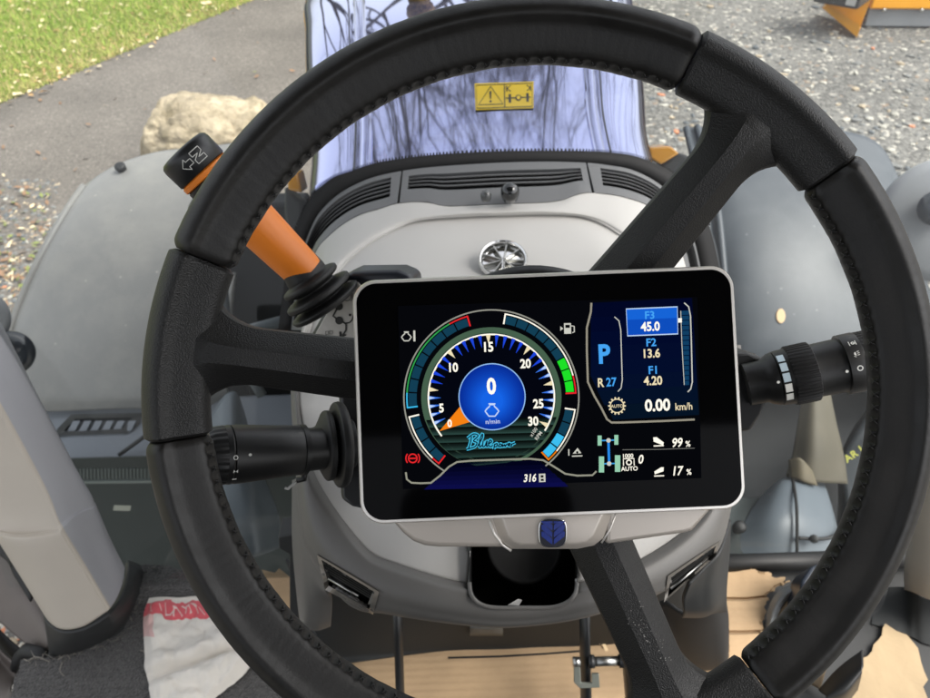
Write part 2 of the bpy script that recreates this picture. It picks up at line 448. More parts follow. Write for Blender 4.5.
# badge: blue rounded emblem with a leaf of raised blades
def sq(cx, cy, a, b, e=3.2, n=44):
    out = []
    for k in range(n):
        t = 2 * math.pi * k / n; c, s = math.cos(t), math.sin(t)
        out.append((cx + a * math.copysign(abs(c) ** (2 / e), c), cy + b * math.copysign(abs(s) ** (2 / e), s)))
    return out
mb = MB(); slab(mb, [dpx(x, y, -.0008) for x, y in sq(553, 533.3, 14.4, 15.0)], -DZv * .003)
bad = mb.build('badge', chrome, disp, bevel=.0004)
bblue = mat('badge_blue', H(22, 44, 124), 0.25, coat=0.6); bdark = mat('badge_navy', H(5, 8, 28), 0.35, coat=.2)
mb = MB(); slab(mb, [dpx(x, y, -.0003) for x, y in sq(553, 533.3, 13.3, 13.9)], -DZv * .002); mb.build('badge_field', bdark, bad, bevel=.0002)
mb = MB()
for sg in (-1, 1):
    for k in range(4):
        y0 = 544.5 - k * 7.0
        q = [(553 + sg * .7, y0), (553 + sg * .7, y0 - 5.2), (553 + sg * (4.5), y0 - 9.2), (553 + sg * 9.4, y0 - 13.2), (553 + sg * 12.0, y0 - 12.8), (553 + sg * 11.4, y0 - 8.2), (553 + sg * 6, y0 - 3.8)]
        q = [(min(max(x, 541.0), 565.0), min(max(y, 521.2), 545.6)) for x, y in q]
        slab(mb, [dpx(x, y, .00045) for x, y in q], -DZv * .0006)
mb.build('badge_leaf', bblue, bad, normals=True)
# --- what the screen shows
W_ = emit(250, 245, 230, 1.15); CR = emit(240, 225, 185); WS = emit(205, 205, 195)
TEAL = emit(18, 62, 84); TEAL2 = emit(14, 46, 66); GRN = emit(30, 225, 40); RED = emit(235, 40, 45); ORG = emit(245, 130, 20); CYN = emit(60, 190, 240); SKY = emit(70, 165, 245)
BLU = emit(40, 85, 225); PALE = emit(190, 215, 250); GRN2 = emit(50, 165, 80); BLK = emit(3, 4, 8)
ring_g = emit(70, 96, 76); ring_d = emit(44, 62, 52)
k = Ink(dsurf)   # lit area of the panel
k.poly([(398, 306), (697, 297), (701, 478), (403, 489)], emit(6, 7, 11), 0)
k.build('backlight', scr)
k = Ink(dsurf)   # dial face
DCX, DCY = 491.3, 397.3
k.arc(DCX, DCY, 86.6, 88.0, 0, 360, emit(150, 150, 140), 1, 120)
k.arc(DCX, DCY, 63.4, 70, 0, 360, ring_g, 1, 120); k.arc(DCX, DCY, 63.4, 64.6, 0, 360, ring_d, 2, 120)
k.disc(DCX, DCY, 63.4, emit(4, 6, 16), 1, 96)
for i in range(6):          # striped foot of the dial
    y0 = 418.5 + i * 7.6; y1 = y0 + 7.6
    for q in range(5):
        ya = y0 + (y1 - y0) * q / 5; yb = y0 + (y1 - y0) * (q + 1) / 5; c = (14 + 14 * q * (1 - i * .04))
        rr = 68.5
        xa = math.sqrt(max(0, rr ** 2 - (ya - DCY) ** 2)); xb = math.sqrt(max(0, rr ** 2 - (yb - DCY) ** 2))
        if xb > 4: k.poly([(DCX - xa, ya + 1.5), (DCX + xa, ya - 1.5), (DCX + xb, yb - 1.5), (DCX - xb, yb + 1.5)], emit(int(c * .62), int(c * 1.0), int(c * .92)), 2)
k.arc(DCX, DCY, 62.0, 63.6, -32, 218, W_, 4, 100)
k.build('dial_face', scr)
k = Ink(dsurf)   # tick marks
for i in range(31):
    a = 212.4 - i * 239 / 30; big = i % 5 == 0
    def pt(r, da): return (DCX + r * math.cos(R(a + da)), DCY - r * math.sin(R(a + da)))
    if big:
        if i: k.poly([pt(62.5, 2.2), pt(62.5, -2.2), pt(53, 0)], CR, 5)
    elif i % 1 == 0:
        low = i < 6 or i > 22
        if i % 5: k.poly([pt(62.5, 1.7), pt(62.5, -1.7), pt(50.5, -.15), pt(50.5, .15)], emit(60, 120, 235) if low else emit(30, 70, 220), 5)
        if low: k.poly([pt(62.5, 1.6), pt(62.5, -1.6), pt(56, 0)], PALE, 6)
k.poly([(439.5, 431), (460.5, 406), (471, 421.5)], ORG, 5)
k.build('tick_marks', scr)
k = Ink(dsurf)   # numerals
for t, x, y, hh in (('0', 449.7, 423.2, 8), ('5', 441.5, 408, 9), ('10', 453.6, 367.4, 9.5), ('15', 488.6, 347, 10), ('20', 525.3, 363.6, 9.5), ('25', 538, 403.6, 9.5), ('30', 533, 421, 9.5)):
    k.text(t, x, y, hh, W_, 6, bold=.03, sx=.86)
k.text('x100', 533.2, 432.0, 3.6, WS, 6, rot=55, bold=.01); k.text('RPM', 538.2, 435.5, 3.6, WS, 6, rot=55, bold=.01)
k.build('dial_numerals', scr)
k = Ink(dsurf)   # blue centre
for i in range(14):
    w = i / 13; k.disc(DCX + .6, DCY - .6 + 4 * w, 33 - 22 * w, emit(int(8 + 14 * w), int(45 + 55 * w), int(150 + 80 * w)), 7 + i * .25, 64)
k.arc(DCX + .6, DCY - .6, 32.4, 33.4, 0, 360, emit(150, 195, 245), 11, 80)
k.text('0', 491.2, 386, 17, W_, 12, bold=.035, sx=.82)
def engine(cx, cy, s, m, h):
    pts = [(-2.2, -5.5), (2.2, -5.5), (2.2, -4.0), (5.2, -1.2), (6.8, 1.0), (5.2, 3.2), (3.0, 6.0), (-3.0, 6.0), (-5.2, 3.2), (-6.8, 1.0), (-5.2, -1.2), (-2.2, -4.0)]
    k.line([(cx + x * s, cy + y * s) for x, y in pts], 1.3 * s ** .5, m, h, True); k.line([(cx - 3.4 * s, cy - 6.3 * s), (cx + 3.4 * s, cy - 6.3 * s)], 1.3 * s ** .5, m, h)
engine(491.8, 410.0, 1.0, emit(200, 220, 250), 12)
k.text('n/min', 492.6, 421.2, 4.6, emit(220, 230, 250), 12, bold=.0)
k.build('speed_readout', scr)
k = Ink(dsurf)   # bar gauges round the dial
def bars(a0, a1, n, lit, outl):
    st = (a1 - a0) / n
    for i in range(n):
        m = TEAL if i not in lit else lit[i]
        k.arc(DCX, DCY, 74.5, 82.5, a0 + st * i + st * .05, a0 + st * (i + 1) - st * .05, m, 3, 4)
    for (w0, w1, m) in outl:
        k.arc(DCX, DCY, 83.6, 84.9, a0 + (a1 - a0) * w0, a0 + (a1 - a0) * w1, m, 4)
def tick(a, m, r0=74, r1=84.9): k.line([(DCX + r * math.cos(R(a)), DCY - r * math.sin(R(a))) for r in (r0, r1)], 1.5, m, 5)
bars(186.5, 107, 8, {}, ((0, .12, CYN), (.12, .84, GRN2), (.84, 1.01, RED))); tick(187, CYN); tick(106.5, RED)
bars(80, 3.5, 9, {6: GRN, 7: GRN, 8: GRN}, ((0, .85, W_), (.85, 1.01, RED))); tick(80.5, W_); tick(3, RED)
bars(194, 231, 4, {}, ((0, .86, W_), (.86, 1.02, RED))); tick(193.5, W_); tick(231.5, RED)
bars(-9, -47, 4, {2: CYN, 3: CYN}, ((0, .8, W_), (.8, 1.02, ORG))); tick(-8.5, W_); tick(-47.5, ORG)
k.build('bar_gauges', scr)
k = Ink(dsurf)   # script on the dial
INKB = emit(70, 190, 225)
def script(strokes, x0, y0, w, m, h):
    for s in strokes:
        c = catmull([Vector((x, y, 0)) for x, y in s], len(s) * 6); k.line([(x0 + p.x, y0 + p.y) for p in c], w, m, h)
STR = [[(3, 0), (2, 6), (0, 12.5)], [(-1, 2), (5, -2.2), (9.5, -.5), (5, 4.6), (8.4, 6.4), (6, 10.6), (-2, 13)], [(9, 10), (13.5, 2), (13.8, -2.2), (11.4, 3), (11, 10.5), (13.4, 9)],
       [(14.6, 4.6), (14, 10), (16.4, 9.6), (18.4, 4.6), (18, 10), (19.4, 9.4)], [(19.6, 8), (23, 5.4), (21.4, 3.8), (19.8, 8), (21.6, 10.4), (24.4, 9)],
       [(26, 7.4), (25.2, 13)], [(25.6, 8.6), (28.4, 7.2), (28, 10.2), (25.6, 10.4)], [(31, 7.8), (29.8, 10), (32.4, 10.2), (32.6, 8), (31, 7.8)], [(34, 7.8), (34, 10.2), (36, 8.4), (36.4, 10.2), (38.6, 7.2)],
       [(39.4, 9), (41.6, 7.8), (40.2, 7), (39.4, 9.2), (42, 9.8)], [(43, 7.2), (42.8, 10), (43.2, 8), (46.6, 6.4)]]
script(STR, 468.5, 436.0, 3.2, INKB, 6); script(STR, 468.5, 436.0, 1.25, emit(6, 22, 38), 8)
k.build('dial_script', scr)
k = Ink(dsurf)   # lower message bar
for i in range(6):
    y0 = 462 + i * 4.4; x0 = 455 - i * 5.2; x1 = 537 + i * 5
    k.poly([(x0, y0 + 1), (x1 + 2, y0 - 2), (x1 + 6, y0 + 2.4), (x0 - 5, y0 + 5.4)], emit(2 + i * 2, 3 + i * 2, 26 + i * 9), 2)
FR = emit(150, 150, 135)
k.line([(406, 472), (407, 479), (411.5, 482.5), (421, 483), (431, 482.6), (440, 475.5), (449, 466.5), (457, 461.8), (470, 460.6), (500, 459.5), (530, 458.6), (543, 460), (553, 466), (565, 473.6), (577, 475.4), (592, 475), (596, 471)], 1.8, FR, 4)
k.text('316', 530, 477.6, 8, W_, 5, shear=.2, bold=.02, sx=.8)
k.poly([(538.5, 473.6), (545, 473.3), (545.3, 481.6), (538.8, 481.9)], WS, 5); k.poly([(540.3, 475), (543.2, 474.9), (543.3, 477.2), (540.4, 477.3)], BLK, 6); k.poly([(540.5, 478.6), (543.4, 478.5), (543.5, 480.6), (540.6, 480.7)], BLK, 6)
k.build('message_bar', scr)
k = Ink(dsurf)   # gear panel
for i in range(8):
    y0 = 303 + i * 14.6; c = i / 7
    x0 = 590.5 if i < 6 else (597 if i == 6 else 606)
    k.poly([(x0, y0), (691.5 + .9 * i, y0 - 5), (692.4 + .9 * i, y0 + 9.6), (x0 + (0 if i < 5 else 7), y0 + 14.6)], emit(int(2 + 3 * c), int(7 + 12 * c), int(36 + 30 * c * (1 - c))), 1)
k.line([(591, 303), (590.5, 312), (586.5, 328), (586.5, 350), (587.5, 382), (594, 396), (601, 408), (606.5, 419), (611, 422.4), (620, 422.4), (660, 421), (694, 419.4)], 2.0, emit(150, 145, 130), 4)
k.line([(614, 317), (618.5, 321), (620.3, 330), (621, 355), (621.8, 380), (620.6, 388), (617.5, 391.5)], 1.0, WS, 4)
k.line([(683.5, 303), (688, 307), (689.8, 316), (690.6, 340), (691.6, 382), (690, 389), (687, 392)], 1.2, WS, 4)
k.poly([(625.6, 309.2), (676.6, 307), (677.2, 334), (627, 336)], emit(14, 78, 190), 4); k.poly([(626, 309.5), (676, 307.4), (676.4, 318), (626.4, 320)], emit(22, 100, 215), 4.5)
k.line([(625.6, 309.2), (676.6, 307), (677.2, 334), (627, 336)], 1.2, emit(190, 215, 245), 5, True)
for i in range(15):
    y0 = 311 + i * 5.0; w = 8 - i * .28
    k.poly([(688.3 - w, y0), (688.3, y0 - .3), (688.5, y0 + 3.9), (688.5 - w, y0 + 4.2)], emit(16, 62, 98), 4)
k.line([(680, 311), (681.2, 345), (683.5, 385)], .7, WS, 5); k.poly([(677.3, 318.4), (681, 318.2), (681.1, 322.6), (677.4, 322.8)], W_, 6)
k.text('F3', 649, 315.3, 8, SKY, 6); k.text('45.0', 649.6, 326.6, 9.5, W_, 6, bold=.03, sx=.88)
k.text('F2', 650.6, 342.4, 8, SKY, 6); k.text('13.6', 651.2, 353.3, 9.2, CR, 6, bold=.025, sx=.88)
k.text('F1', 652, 370, 8, SKY, 6); k.text('4.20', 652.2, 380.6, 9.2, CR, 6, bold=.025, sx=.88)
k.text('P', 604, 354, 19.5, SKY, 6, bold=.035, sx=.9); k.text('R', 600.5, 382.6, 9, CR, 6, sx=.85); k.text('27', 610.8, 382.0, 9, SKY, 6, sx=.85)
k.text('0.00', 656.8, 405.0, 12.5, W_, 6, bold=.03, sx=.9); k.text('km/h', 683, 406.3, 7.4, CR, 6, bold=.01, sx=.85)
def gear(cx, cy, r, m, h):
    k.arc(cx, cy, r * .78, r * .9, 0, 360, m, h, 30)
    for i in range(14): k.line([(cx + q * math.cos(i * 2 * math.pi / 14), cy - q * math.sin(i * 2 * math.pi / 14)) for q in (r * .85, r * 1.1)], 1.5, m, h)
gear(616.4, 405.8, 8, CR, 6); k.text('AUTO', 616.4, 406, 3.2, CR, 7, bold=.01)
k.build('gear_panel', scr)
k = Ink(dsurf)   # axle and lift read-outs
MINT = emit(150, 205, 175)
for (x0, y0, x1, y1) in ((597.2, 435.4, 601.2, 445.4), (613.8, 434.8, 617.8, 444.6), (598.4, 456.2, 603.6, 472.2), (614.4, 455, 619.8, 471.6)):
    k.poly([(x0, y0), (x1, y0), (x1, y1), (x0, y1)], MINT, 5)
AX = emit(60, 165, 235)
k.line([(601, 440.4), (614, 440)], 1.2, AX, 4); k.line([(603, 463.6), (615, 463.2)], 1.2, AX, 4); k.line([(608, 440), (608.7, 463)], 2.4, emit(40, 140, 235), 4)
k.disc(608, 440.2, 2.3, WS, 6, 16); k.disc(608.6, 463.4, 2.3, WS, 6, 16)
k.text('1000', 627.6, 455.6, 4.2, W_, 5, bold=.02); k.text('AUTO', 628.8, 468.4, 4.4, W_, 5, bold=.02)
k.line([(623, 465.5), (622.8, 458.6), (633.4, 458.2), (633.6, 465.2)], 1.0, W_, 5); k.arc(628.4, 462.2, 1.8, 3.0, 0, 360, W_, 5, 20)
k.text('0', 640.4, 459, 9, W_, 5, shear=.2, sx=.85); k.line([(622, 449.6), (658, 449.2), (694, 448)], .6, emit(120, 120, 115), 4)
k.text('99', 676.6, 442.4, 9.4, W_, 5, shear=.2, bold=.02, sx=.85); k.text('%', 687.2, 443.6, 6, W_, 5, sx=.9)
k.text('17', 677.6, 470.6, 9.4, W_, 5, shear=.2, bold=.02, sx=.85); k.text('%', 688.2, 471.6, 6, W_, 5, sx=.9)
k.poly([(652.6, 437.2), (656, 437), (663, 442.2), (662.6, 445.2), (653, 441.4)], W_, 5); k.line([(653, 445.8), (663, 445.4)], 1.2, W_, 5)
k.poly([(663, 467), (660.4, 467), (653.6, 471.4), (654.2, 474), (662.8, 471)], W_, 5); k.line([(653.6, 475.8), (663.4, 475.4)], 1.2, W_, 5)
k.build('axle_readout', scr)
k = Ink(dsurf)   # warning icons
engine(406.6, 336.6, .72, WS, 5); k.line([(414.4, 330.6), (414.6, 341.5)], 2.0, WS, 5)
k.build('engine_icon', scr); k = Ink(dsurf)
k.arc(412.9, 458.1, 3.6, 4.9, 0, 360, RED, 5, 24); k.arc(412.9, 458.1, 6.2, 7.4, 140, 220, RED, 5); k.arc(412.9, 458.1, 6.2, 7.4, -40, 40, RED, 5); k.line([(409.6, 458.2), (416.2, 458)], 1.4, RED, 6)
k.build('brake_icon', scr); k = Ink(dsurf)
k.poly([(563.6, 323.4), (570.6, 323.2), (570.9, 333.8), (563.9, 334)], WS, 5); k.poly([(564.9, 325), (569.4, 324.9), (569.5, 328), (565, 328.1)], BLK, 6)
k.line([(571, 326), (573.8, 326.4), (574, 332), (572, 332.8)], 1.1, WS, 5); k.poly([(560, 326.4), (560, 331), (563, 328.7)], WS, 5)
k.build('fuel_icon', scr); k = Ink(dsurf)
k.line([(568.4, 449), (568.5, 455.4)], 1.2, WS, 5); k.line([(571.6, 456), (582, 455.6)], 1.2, WS, 5); k.poly([(572.4, 453.4), (577.2, 447.6), (581, 453)], WS, 5); k.disc(576.8, 452, 1.2, BLK, 6, 10)
k.build('soot_icon', scr)
# ================================================================== cab materials
cream = mat('cream_plastic', H(180, 178, 174), 0.5, bump=('noise', 1400, 0.1, 0.0003), var=(6, 0.04))
greypl = mat('grey_plastic', H(100, 98, 95), 0.5, bump=('noise', 1100, 0.16, 0.0004), var=(7, 0.05))
ventpl = mat('vent_grey', H(98, 99, 100), 0.48, bump=('noise', 1300, 0.12, 0.0003))
darkgr = mat('dark_grey_plastic', H(42, 43, 43), 0.55, bump=('noise', 900, 0.15, 0.0004), var=(12, 0.08))
navypl = mat('blue_black_plastic', H(30, 34, 42), 0.35)
orange = mat('orange_paint', H(244, 136, 40), 0.38, bump=('noise', 900, 0.06, 0.0003), var=(30, 0.04))
beige = mat('beige_trim', H(190, 181, 168), 0.55, bump=('noise', 1100, 0.15, 0.0004), var=(8, 0.05))
brownpl = mat('brown_grey_plastic', H(112, 104, 98), 0.6, var=(10, 0.08))
steel = mat('bare_steel', H(176, 176, 172), 0.32, metal=1.0, var=(60, 0.12), rvar=.1)
def PP(lst): return [P(*q) for q in lst]
# ================================================================== dashboard top: rubber seal, three vent strips, cream cover
dash = thing('dashboard', 'cream dash top with grey slatted air vents along the foot of the windscreen', 'dashboard', P(500, 200, .95))
G_OUT = [(278, 330), (284, 285), (291, 245), (304, 210), (315, 193), (332, 178), (351, 171), (375, 163), (412, 157), (450, 153.5), (500, 151), (545, 150.5), (588, 151), (612, 152.5), (635, 156), (661, 166), (680, 179), (697, 200), (712, 235), (722, 285), (726, 330)]
G_IN = [(291, 330), (296, 286), (303, 250), (314, 221), (324, 207), (338, 194.5), (355, 184.5), (377, 176), (413, 169), (450, 165.5), (500, 162.5), (545, 161.5), (586, 162.5), (608, 165), (630, 169), (652, 179), (668, 191.5), (682, 211), (695, 243), (704, 288), (708, 330)]
mb = MB()
go = catmull([Pw(x, y, .004) for x, y in G_OUT], 120); gi = catmull([Pw(x, y, .010) for x, y in G_IN], 120)
sheet(mb, [go, [a.lerp(b, .5) for a, b in zip(go, gi)], gi], .008)
# fine teeth of the printed border on the glass along its upper edge
for k in range(14, 106):
    for q in (0, .5):
        a = go[k].lerp(go[k + 1], q); b = go[k].lerp(go[k + 1], q + .24); u = (go[k] - gi[k]).normalized() * .0032
        mb.add([a, b, b + u, a + u], [(0, 1, 2, 3)], 0, False)
mb.build('windscreen_seal', matteblk, dash)
V_IN = [(302, 330, .965), (307, 290, .965), (315, 253, .965), (327, 237, .965), (341, 225, .965), (360, 214, .965), (384, 207, .965), (398, 202.5, .965), (427, 201.5, .96), (446, 205.5, .955), (500, 203.5, .955), (555, 201, .955), (580, 193, .96), (593, 192.5, .965), (617, 195, .965), (644, 203, .965), (658, 213, .965), (671, 230, .965), (683, 255, .965), (690, 290, .965), (694, 330, .965)]
vi = catmull([P(*q) for q in V_IN], 240); vo = catmull([Pw(x, y, .012) for x, y in G_IN], 240)
vi = arclen(vi, 401); vo = arclen(vo, 401)
_pi = [to_px(p) for p in vi]; _po = [to_px(p) for p in vo]
def at_x(tab, pts, x, y=None):
    """point of a dense polyline nearest a pixel column (upper branch)"""
    best = min(range(len(tab)), key=lambda i: abs(tab[i][0] - x) + (0 if y is None else abs(tab[i][1] - y)))
    return pts[best]
# strips given by the pixel columns where their ends meet outer and inner edge
def strip_edges(o0, i0, o1, i1, n=60):
    def idx(tab, q): return min(range(len(tab)), key=lambda i: math.hypot(tab[i][0] - q[0], tab[i][1] - q[1]))
    a, b = idx(_po, o0), idx(_po, o1); c, d = idx(_pi, i0), idx(_pi, i1)
    return arclen(vo[a:b + 1], n), arclen(vi[c:d + 1], n)
def vent(name, o0, i0, o1, i1, u0, u1, v0, v1, nsl):
    eo, ei = strip_edges(o0, i0, o1, i1); n = len(eo); mb = MB()
    def q(u, v, dz=0.0):
        x = u * (n - 1); k = min(int(x), n - 2); w = x - k
        a = eo[k].lerp(eo[k + 1], w); b = ei[k].lerp(ei[k + 1], w); p = a.lerp(b, v)
        return p + (CAM - p).normalized() * dz
    def patch(ua, ub, va, vb, dz, th, mi, nu=40, nv=5, curve=0.0):
        sheet(mb, [[q(ua + (ub - ua) * i / (nu - 1), va + (vb - va) * j / (nv - 1), dz + curve * math.sin(math.pi * j / (nv - 1))) for i in range(nu)] for j in range(nv)], th, mi=mi)
    patch(0, 1, 0, v0, .002, .010, 0, curve=.001); patch(0, 1, v1, 1, .002, .010, 0, curve=.001)
    patch(0, u0, v0, v1, .002, .010, 0, 6); patch(u1, 1, v0, v1, .002, .010, 0, 6)
    patch(u0, u1, v0, v1, -.016, .002, 1)
    for i in range(nsl):
        c = v0 + (v1 - v0) * (i + 1) / (nsl + 1); h = (v1 - v0) / (nsl + 1) * .20
        g = [[q(u0 + (u1 - u0) * k / 39, c - h, -.0005) for k in range(40)], [q(u0 + (u1 - u0) * k / 39, c + h, .0008) for k in range(40)], [q(u0 + (u1 - u0) * k / 39, c + h * 1.3, -.010) for k in range(40)]]
        sheet(mb, g, .0012, mi=0, smooth=False)
    return mb.build(name, [ventpl, matteblk], dash, sharp=40), q
vent('side_vent', (291, 330), (302, 330), (401, 171), (396.5, 203), .03, .955, .14, .74, 4)
cv, cq = vent('centre_vent', (403.5, 170.8), (399.5, 202), (585, 162.5), (592, 192.5), .035, .965, .2, .62, 3)
vent('side_vent', (588, 162.6), (595, 192.7), (708, 330), (694, 330), .05, .97, .14, .74, 4)
# cream cover with two shallow steps
ROW0 = [(x, y + .6, t - .001) for x, y, t in V_IN]
def row(l): return PP(l)
r0 = arclen(catmull(PP(ROW0), 240), 41)
rows = [r0,
  arclen(catmull(PP([(300, 338, .80), (313, 296, .84), (334, 262, .885), (362, 238, .91), (398, 221, .93), (422, 216, .935), (469, 212, .935), (500, 211, .935), (545, 210, .935), (590, 213, .935), (622, 226, .92), (650, 250, .895), (672, 283, .85), (690, 335, .80)]), 240), 41),
  arclen(catmull(PP([(303, 345, .79), (318, 303, .835), (340, 268, .879), (367, 244, .904), (400, 226, .928), (424, 219.5, .935), (469, 216, .937), (500, 215, .937), (545, 214, .937), (586, 217, .935), (616, 231, .918), (643, 255, .888), (666, 288, .84), (686, 340, .79)]), 240), 41),
  arclen(catmull(PP([(306, 352, .78), (322, 308, .825), (345, 272, .872), (372, 248, .899), (404, 230, .926), (426, 223.5, .935), (469, 220, .939), (500, 219, .939), (545, 218, .939), (582, 221, .935), (612, 236, .913), (638, 259, .880), (662, 293, .83), (683, 345, .78)]), 240), 41),
  arclen(catmull(PP([(300, 372, .70), (335, 345, .74), (375, 300, .80), (420, 268, .85), (470, 258, .87), (505, 256, .87), (545, 256, .87), (585, 264, .85), (622, 292, .79), (655, 340, .73), (700, 365, .69)]), 240), 41),
  arclen(catmull(PP([(299, 400, .635), (340, 392, .655), (420, 387, .67), (505, 385, .67), (600, 382, .67), (680, 380, .65), (735, 380, .62)]), 240), 41),
  arclen(catmull(PP([(306, 440, .60), (345, 470, .585), (420, 490, .575), (520, 495, .575), (600, 490, .575), (680, 470, .585), (732, 440, .59)]), 240), 41)]
EDGE = [(300, 345, .668), (299, 400, .628), (305, 440, .60), (313, 469, .578), (332, 504, .562), (368, 550, .545), (396, 563, .54), (440, 577, .535), (480, 585, .532), (523, 588, .53), (565, 584, .532), (606, 575, .535), (660, 548, .55), (700, 515, .565), (722, 478, .58), (730, 440, .60), (733, 400, .628), (733, 345, .668)]
rows.append(arclen(catmull(PP([(308, 462, .583), (332, 505, .5625), (368, 551, .546), (396, 564, .541), (440, 578, .536), (480, 586, .533), (523, 589, .531), (565, 585, .533), (606, 576, .536), (660, 549, .551), (700, 516, .566), (726, 470, .585)]), 240), 41))
OPEN = [(469, 520), (469, 588), (472, 597), (480, 604), (494, 607.5), (524, 607.5), (552, 607), (566, 603), (574, 596), (577, 586), (577, 520)]
VL_O = [(317, 555), (379, 592), (373, 615), (325, 590)]; VL_I = [(321.5, 560), (374.5, 592), (369, 609.5), (329, 586)]
VR_O = [(720, 541), (716, 556), (664, 602.5), (668, 576)]; VR_I = [(712, 549), (709, 558), (669.5, 592), (673, 580)]
VR_O = [(668, 576), (720, 541), (716, 556), (664, 602.5)]; VR_I = [(671, 577.5), (716, 546), (712.5, 556.5), (667.5, 597)]
def in_open(p):
    q = to_px(p); return inpoly(*q, OPEN) or inpoly(*q, VL_I) or inpoly(*q, VR_I)
g = []
for j in range(len(rows)):
    g.append(rows[j])
dense = []
cols = [catmull([r[i] for r in rows], 150) for i in range(41)]
gg = [catmull([cols[i][j] for i in range(41)], 150) for j in range(150)]
mb = MB(); sheet(mb, gg, .003, hole=in_open); mb.build('top_cover', cream, dash)
# little sensors on the centre vent lip and the round louvred vent
def dome(name, px, py, t, r, m, parent, base=.5):
    o = P(px, py, t); ax = ((CAM - o).normalized() * .75 + Vector((0, 0, 1)) * .5).normalized(); mb = MB()
    prof = [(-r * .9, r * .95), (0, r)] + [(r * math.sin(a), r * math.cos(a)) for a in [R(x) for x in (12, 28, 45, 60, 75, 86)]]
    revolve(mb, o, ax, prof, 28); return mb.build(name, m, parent)
gloss = mat('gloss_black', H(16, 18, 20), 0.12, coat=.6); smoke = mat('smoked_sensor', H(70, 72, 72), 0.2, coat=.4)
dome('sun_sensor', 510, 192, .935, .0125, gloss, dash); dome('small_sensor', 486, 195.5, .935, .0075, smoke, dash)
vo_ = P(503, 261, .845); ax = ((CAM - vo_).normalized() * .5 + Vector((0, .05, .9))).normalized(); mb = MB()
revolve(mb, vo_, ax, [(-.02, .0285), (.004, .0295), (.0065, .0275), (.005, .0255), (-.004, .0245)], 48)
rv = mb.build('round_vent', chrome, dash, sharp=50)
mb = MB(); revolve(mb, vo_, ax, [(-.012, .0245), (-.006, .024)], 40); mb.build('vent_core', matteblk, rv)
mb = MB(); x_, y_, z_ = frame_from(ax)
for i in range(9):
    a = 2 * math.pi * i / 9; d = x_ * math.cos(a) + y_ * math.sin(a); s = z_.cross(d)
    slab(mb, [vo_ + d * .003 + s * .0006 + z_ * .003, vo_ + d * .025 + s * .0008 + z_ * .003, vo_ + d * .025 - s * .0008 + z_ * .003, vo_ + d * .003 - s * .0006 + z_ * .003], -z_ * .006)
mb.build('vent_vanes', steel, rv)
# ================================================================== steering column shroud
col = thing('steering_column', 'rounded grey steering column shroud with chrome edged side vents and a dark storage recess', 'column', P(523, 600, .6))
N_ = 61
E = arclen(catmull(PP(EDGE), 300), N_)
def arow(l): return arclen(catmull(PP(l), 300), N_)
B1 = arow([(296, 345, .664), (296, 402, .622), (300, 445, .592), (306, 478, .566), (325, 514, .549), (363, 560, .532), (392, 574, .527), (438, 588, .522), (480, 596, .519), (523, 599, .517), (565, 595, .519), (606, 586, .522), (664, 558, .537), (704, 524, .553), (725, 484, .57), (733, 444, .592), (736, 402, .622), (736, 345, .664)])
B2 = arow([(293, 345, .668), (292, 405, .63), (297, 455, .598), (301, 500, .566), (315, 545, .548), (352, 588, .534), (385, 600, .528), (434, 611, .522), (478, 618, .519), (513, 620, .517), (560, 615, .519), (606, 605, .523), (668, 580, .538), (712, 545, .555), (731, 495, .575), (738, 450, .598), (739, 405, .63), (739, 345, .668)])
B3 = arow([(291, 345, .70), (291, 405, .66), (295, 460, .63), (299, 515, .60), (312, 562, .585), (350, 606, .57), (384, 614, .56), (434, 622, .55), (478, 627, .545), (510, 628, .543), (560, 623, .546), (604, 613, .552), (668, 590, .57), (716, 554, .59), (733, 500, .61), (740, 455, .63), (741, 405, .66), (741, 345, .70)])
B4 = arow([(292, 345, .78), (292, 405, .76), (297, 460, .75), (302, 515, .74), (318, 560, .73), (354, 602, .72), (388, 610, .71), (436, 617, .70), (478, 621, .70), (510, 622, .70), (558, 617, .70), (602, 607, .70), (664, 584, .71), (710, 550, .73), (728, 500, .74), (736, 455, .75), (738, 405, .76), (738, 345, .78)])
colsg = [catmull([r[i] for r in (E, B1, B2, B3, B4)], 60) for i in range(N_)]
gg = [catmull([colsg[i][j] for i in range(N_)], 180) for j in range(60)]
mb = MB(); sheet(mb, gg, .003, hole=in_open); mb.build('shroud', greypl, col)
from mathutils.bvhtree import BVHTree
_bv = BVHTree.FromPolygons([tuple(p) for r in gg for p in r], [(j * 180 + i, j * 180 + i + 1, (j + 1) * 180 + i + 1, (j + 1) * 180 + i) for j in range(59) for i in range(179)])
def on_shroud(x, y, off=.0015):
    d = ray(x, y).normalized(); h = _bv.ray_cast(CAM, d)
    return (h[0] if h[0] else P(x, y, .56)) - d * off
# storage recess: lip and dark pocket
lip = catmull([P(x, y, t) for x, y, t in ((470, 522, .545), (469.5, 560, .5335), (469.5, 585, .524), (472.5, 597, .5165), (481, 604.5, .5155), (495, 607.8, .5150), (524, 608, .5150), (551, 607.6, .5155), (565.5, 603.5, .5155), (574, 596, .5165), (577, 585, .524), (577.5, 560, .5335), (577, 522, .545))], 90)
inn = [p + (p - CAM).normalized() * .075 + (P(523, 575, .6) - p) * .06 for p in lip]
mb = MB()
vs = lip + inn; n = len(lip)
mb.add(vs, [(i, i + 1, n + i + 1, n + i) for i in range(n - 1)] + [tuple(range(2 * n - 1, n - 1, -1))])
pocket = mb.build('storage_pocket', matteblk, col, normals=False)
mb = MB(); tube(mb, lip[14:-14], .0016, 8); mb.build('pocket_lip', greypl, col)
mb = MB(); po = P(524, 545, .57); revolve(mb, po, (CAM - po).normalized(), [(0, .030), (.003, .0305), (.0035, .027), (.001, .0265)], 48)
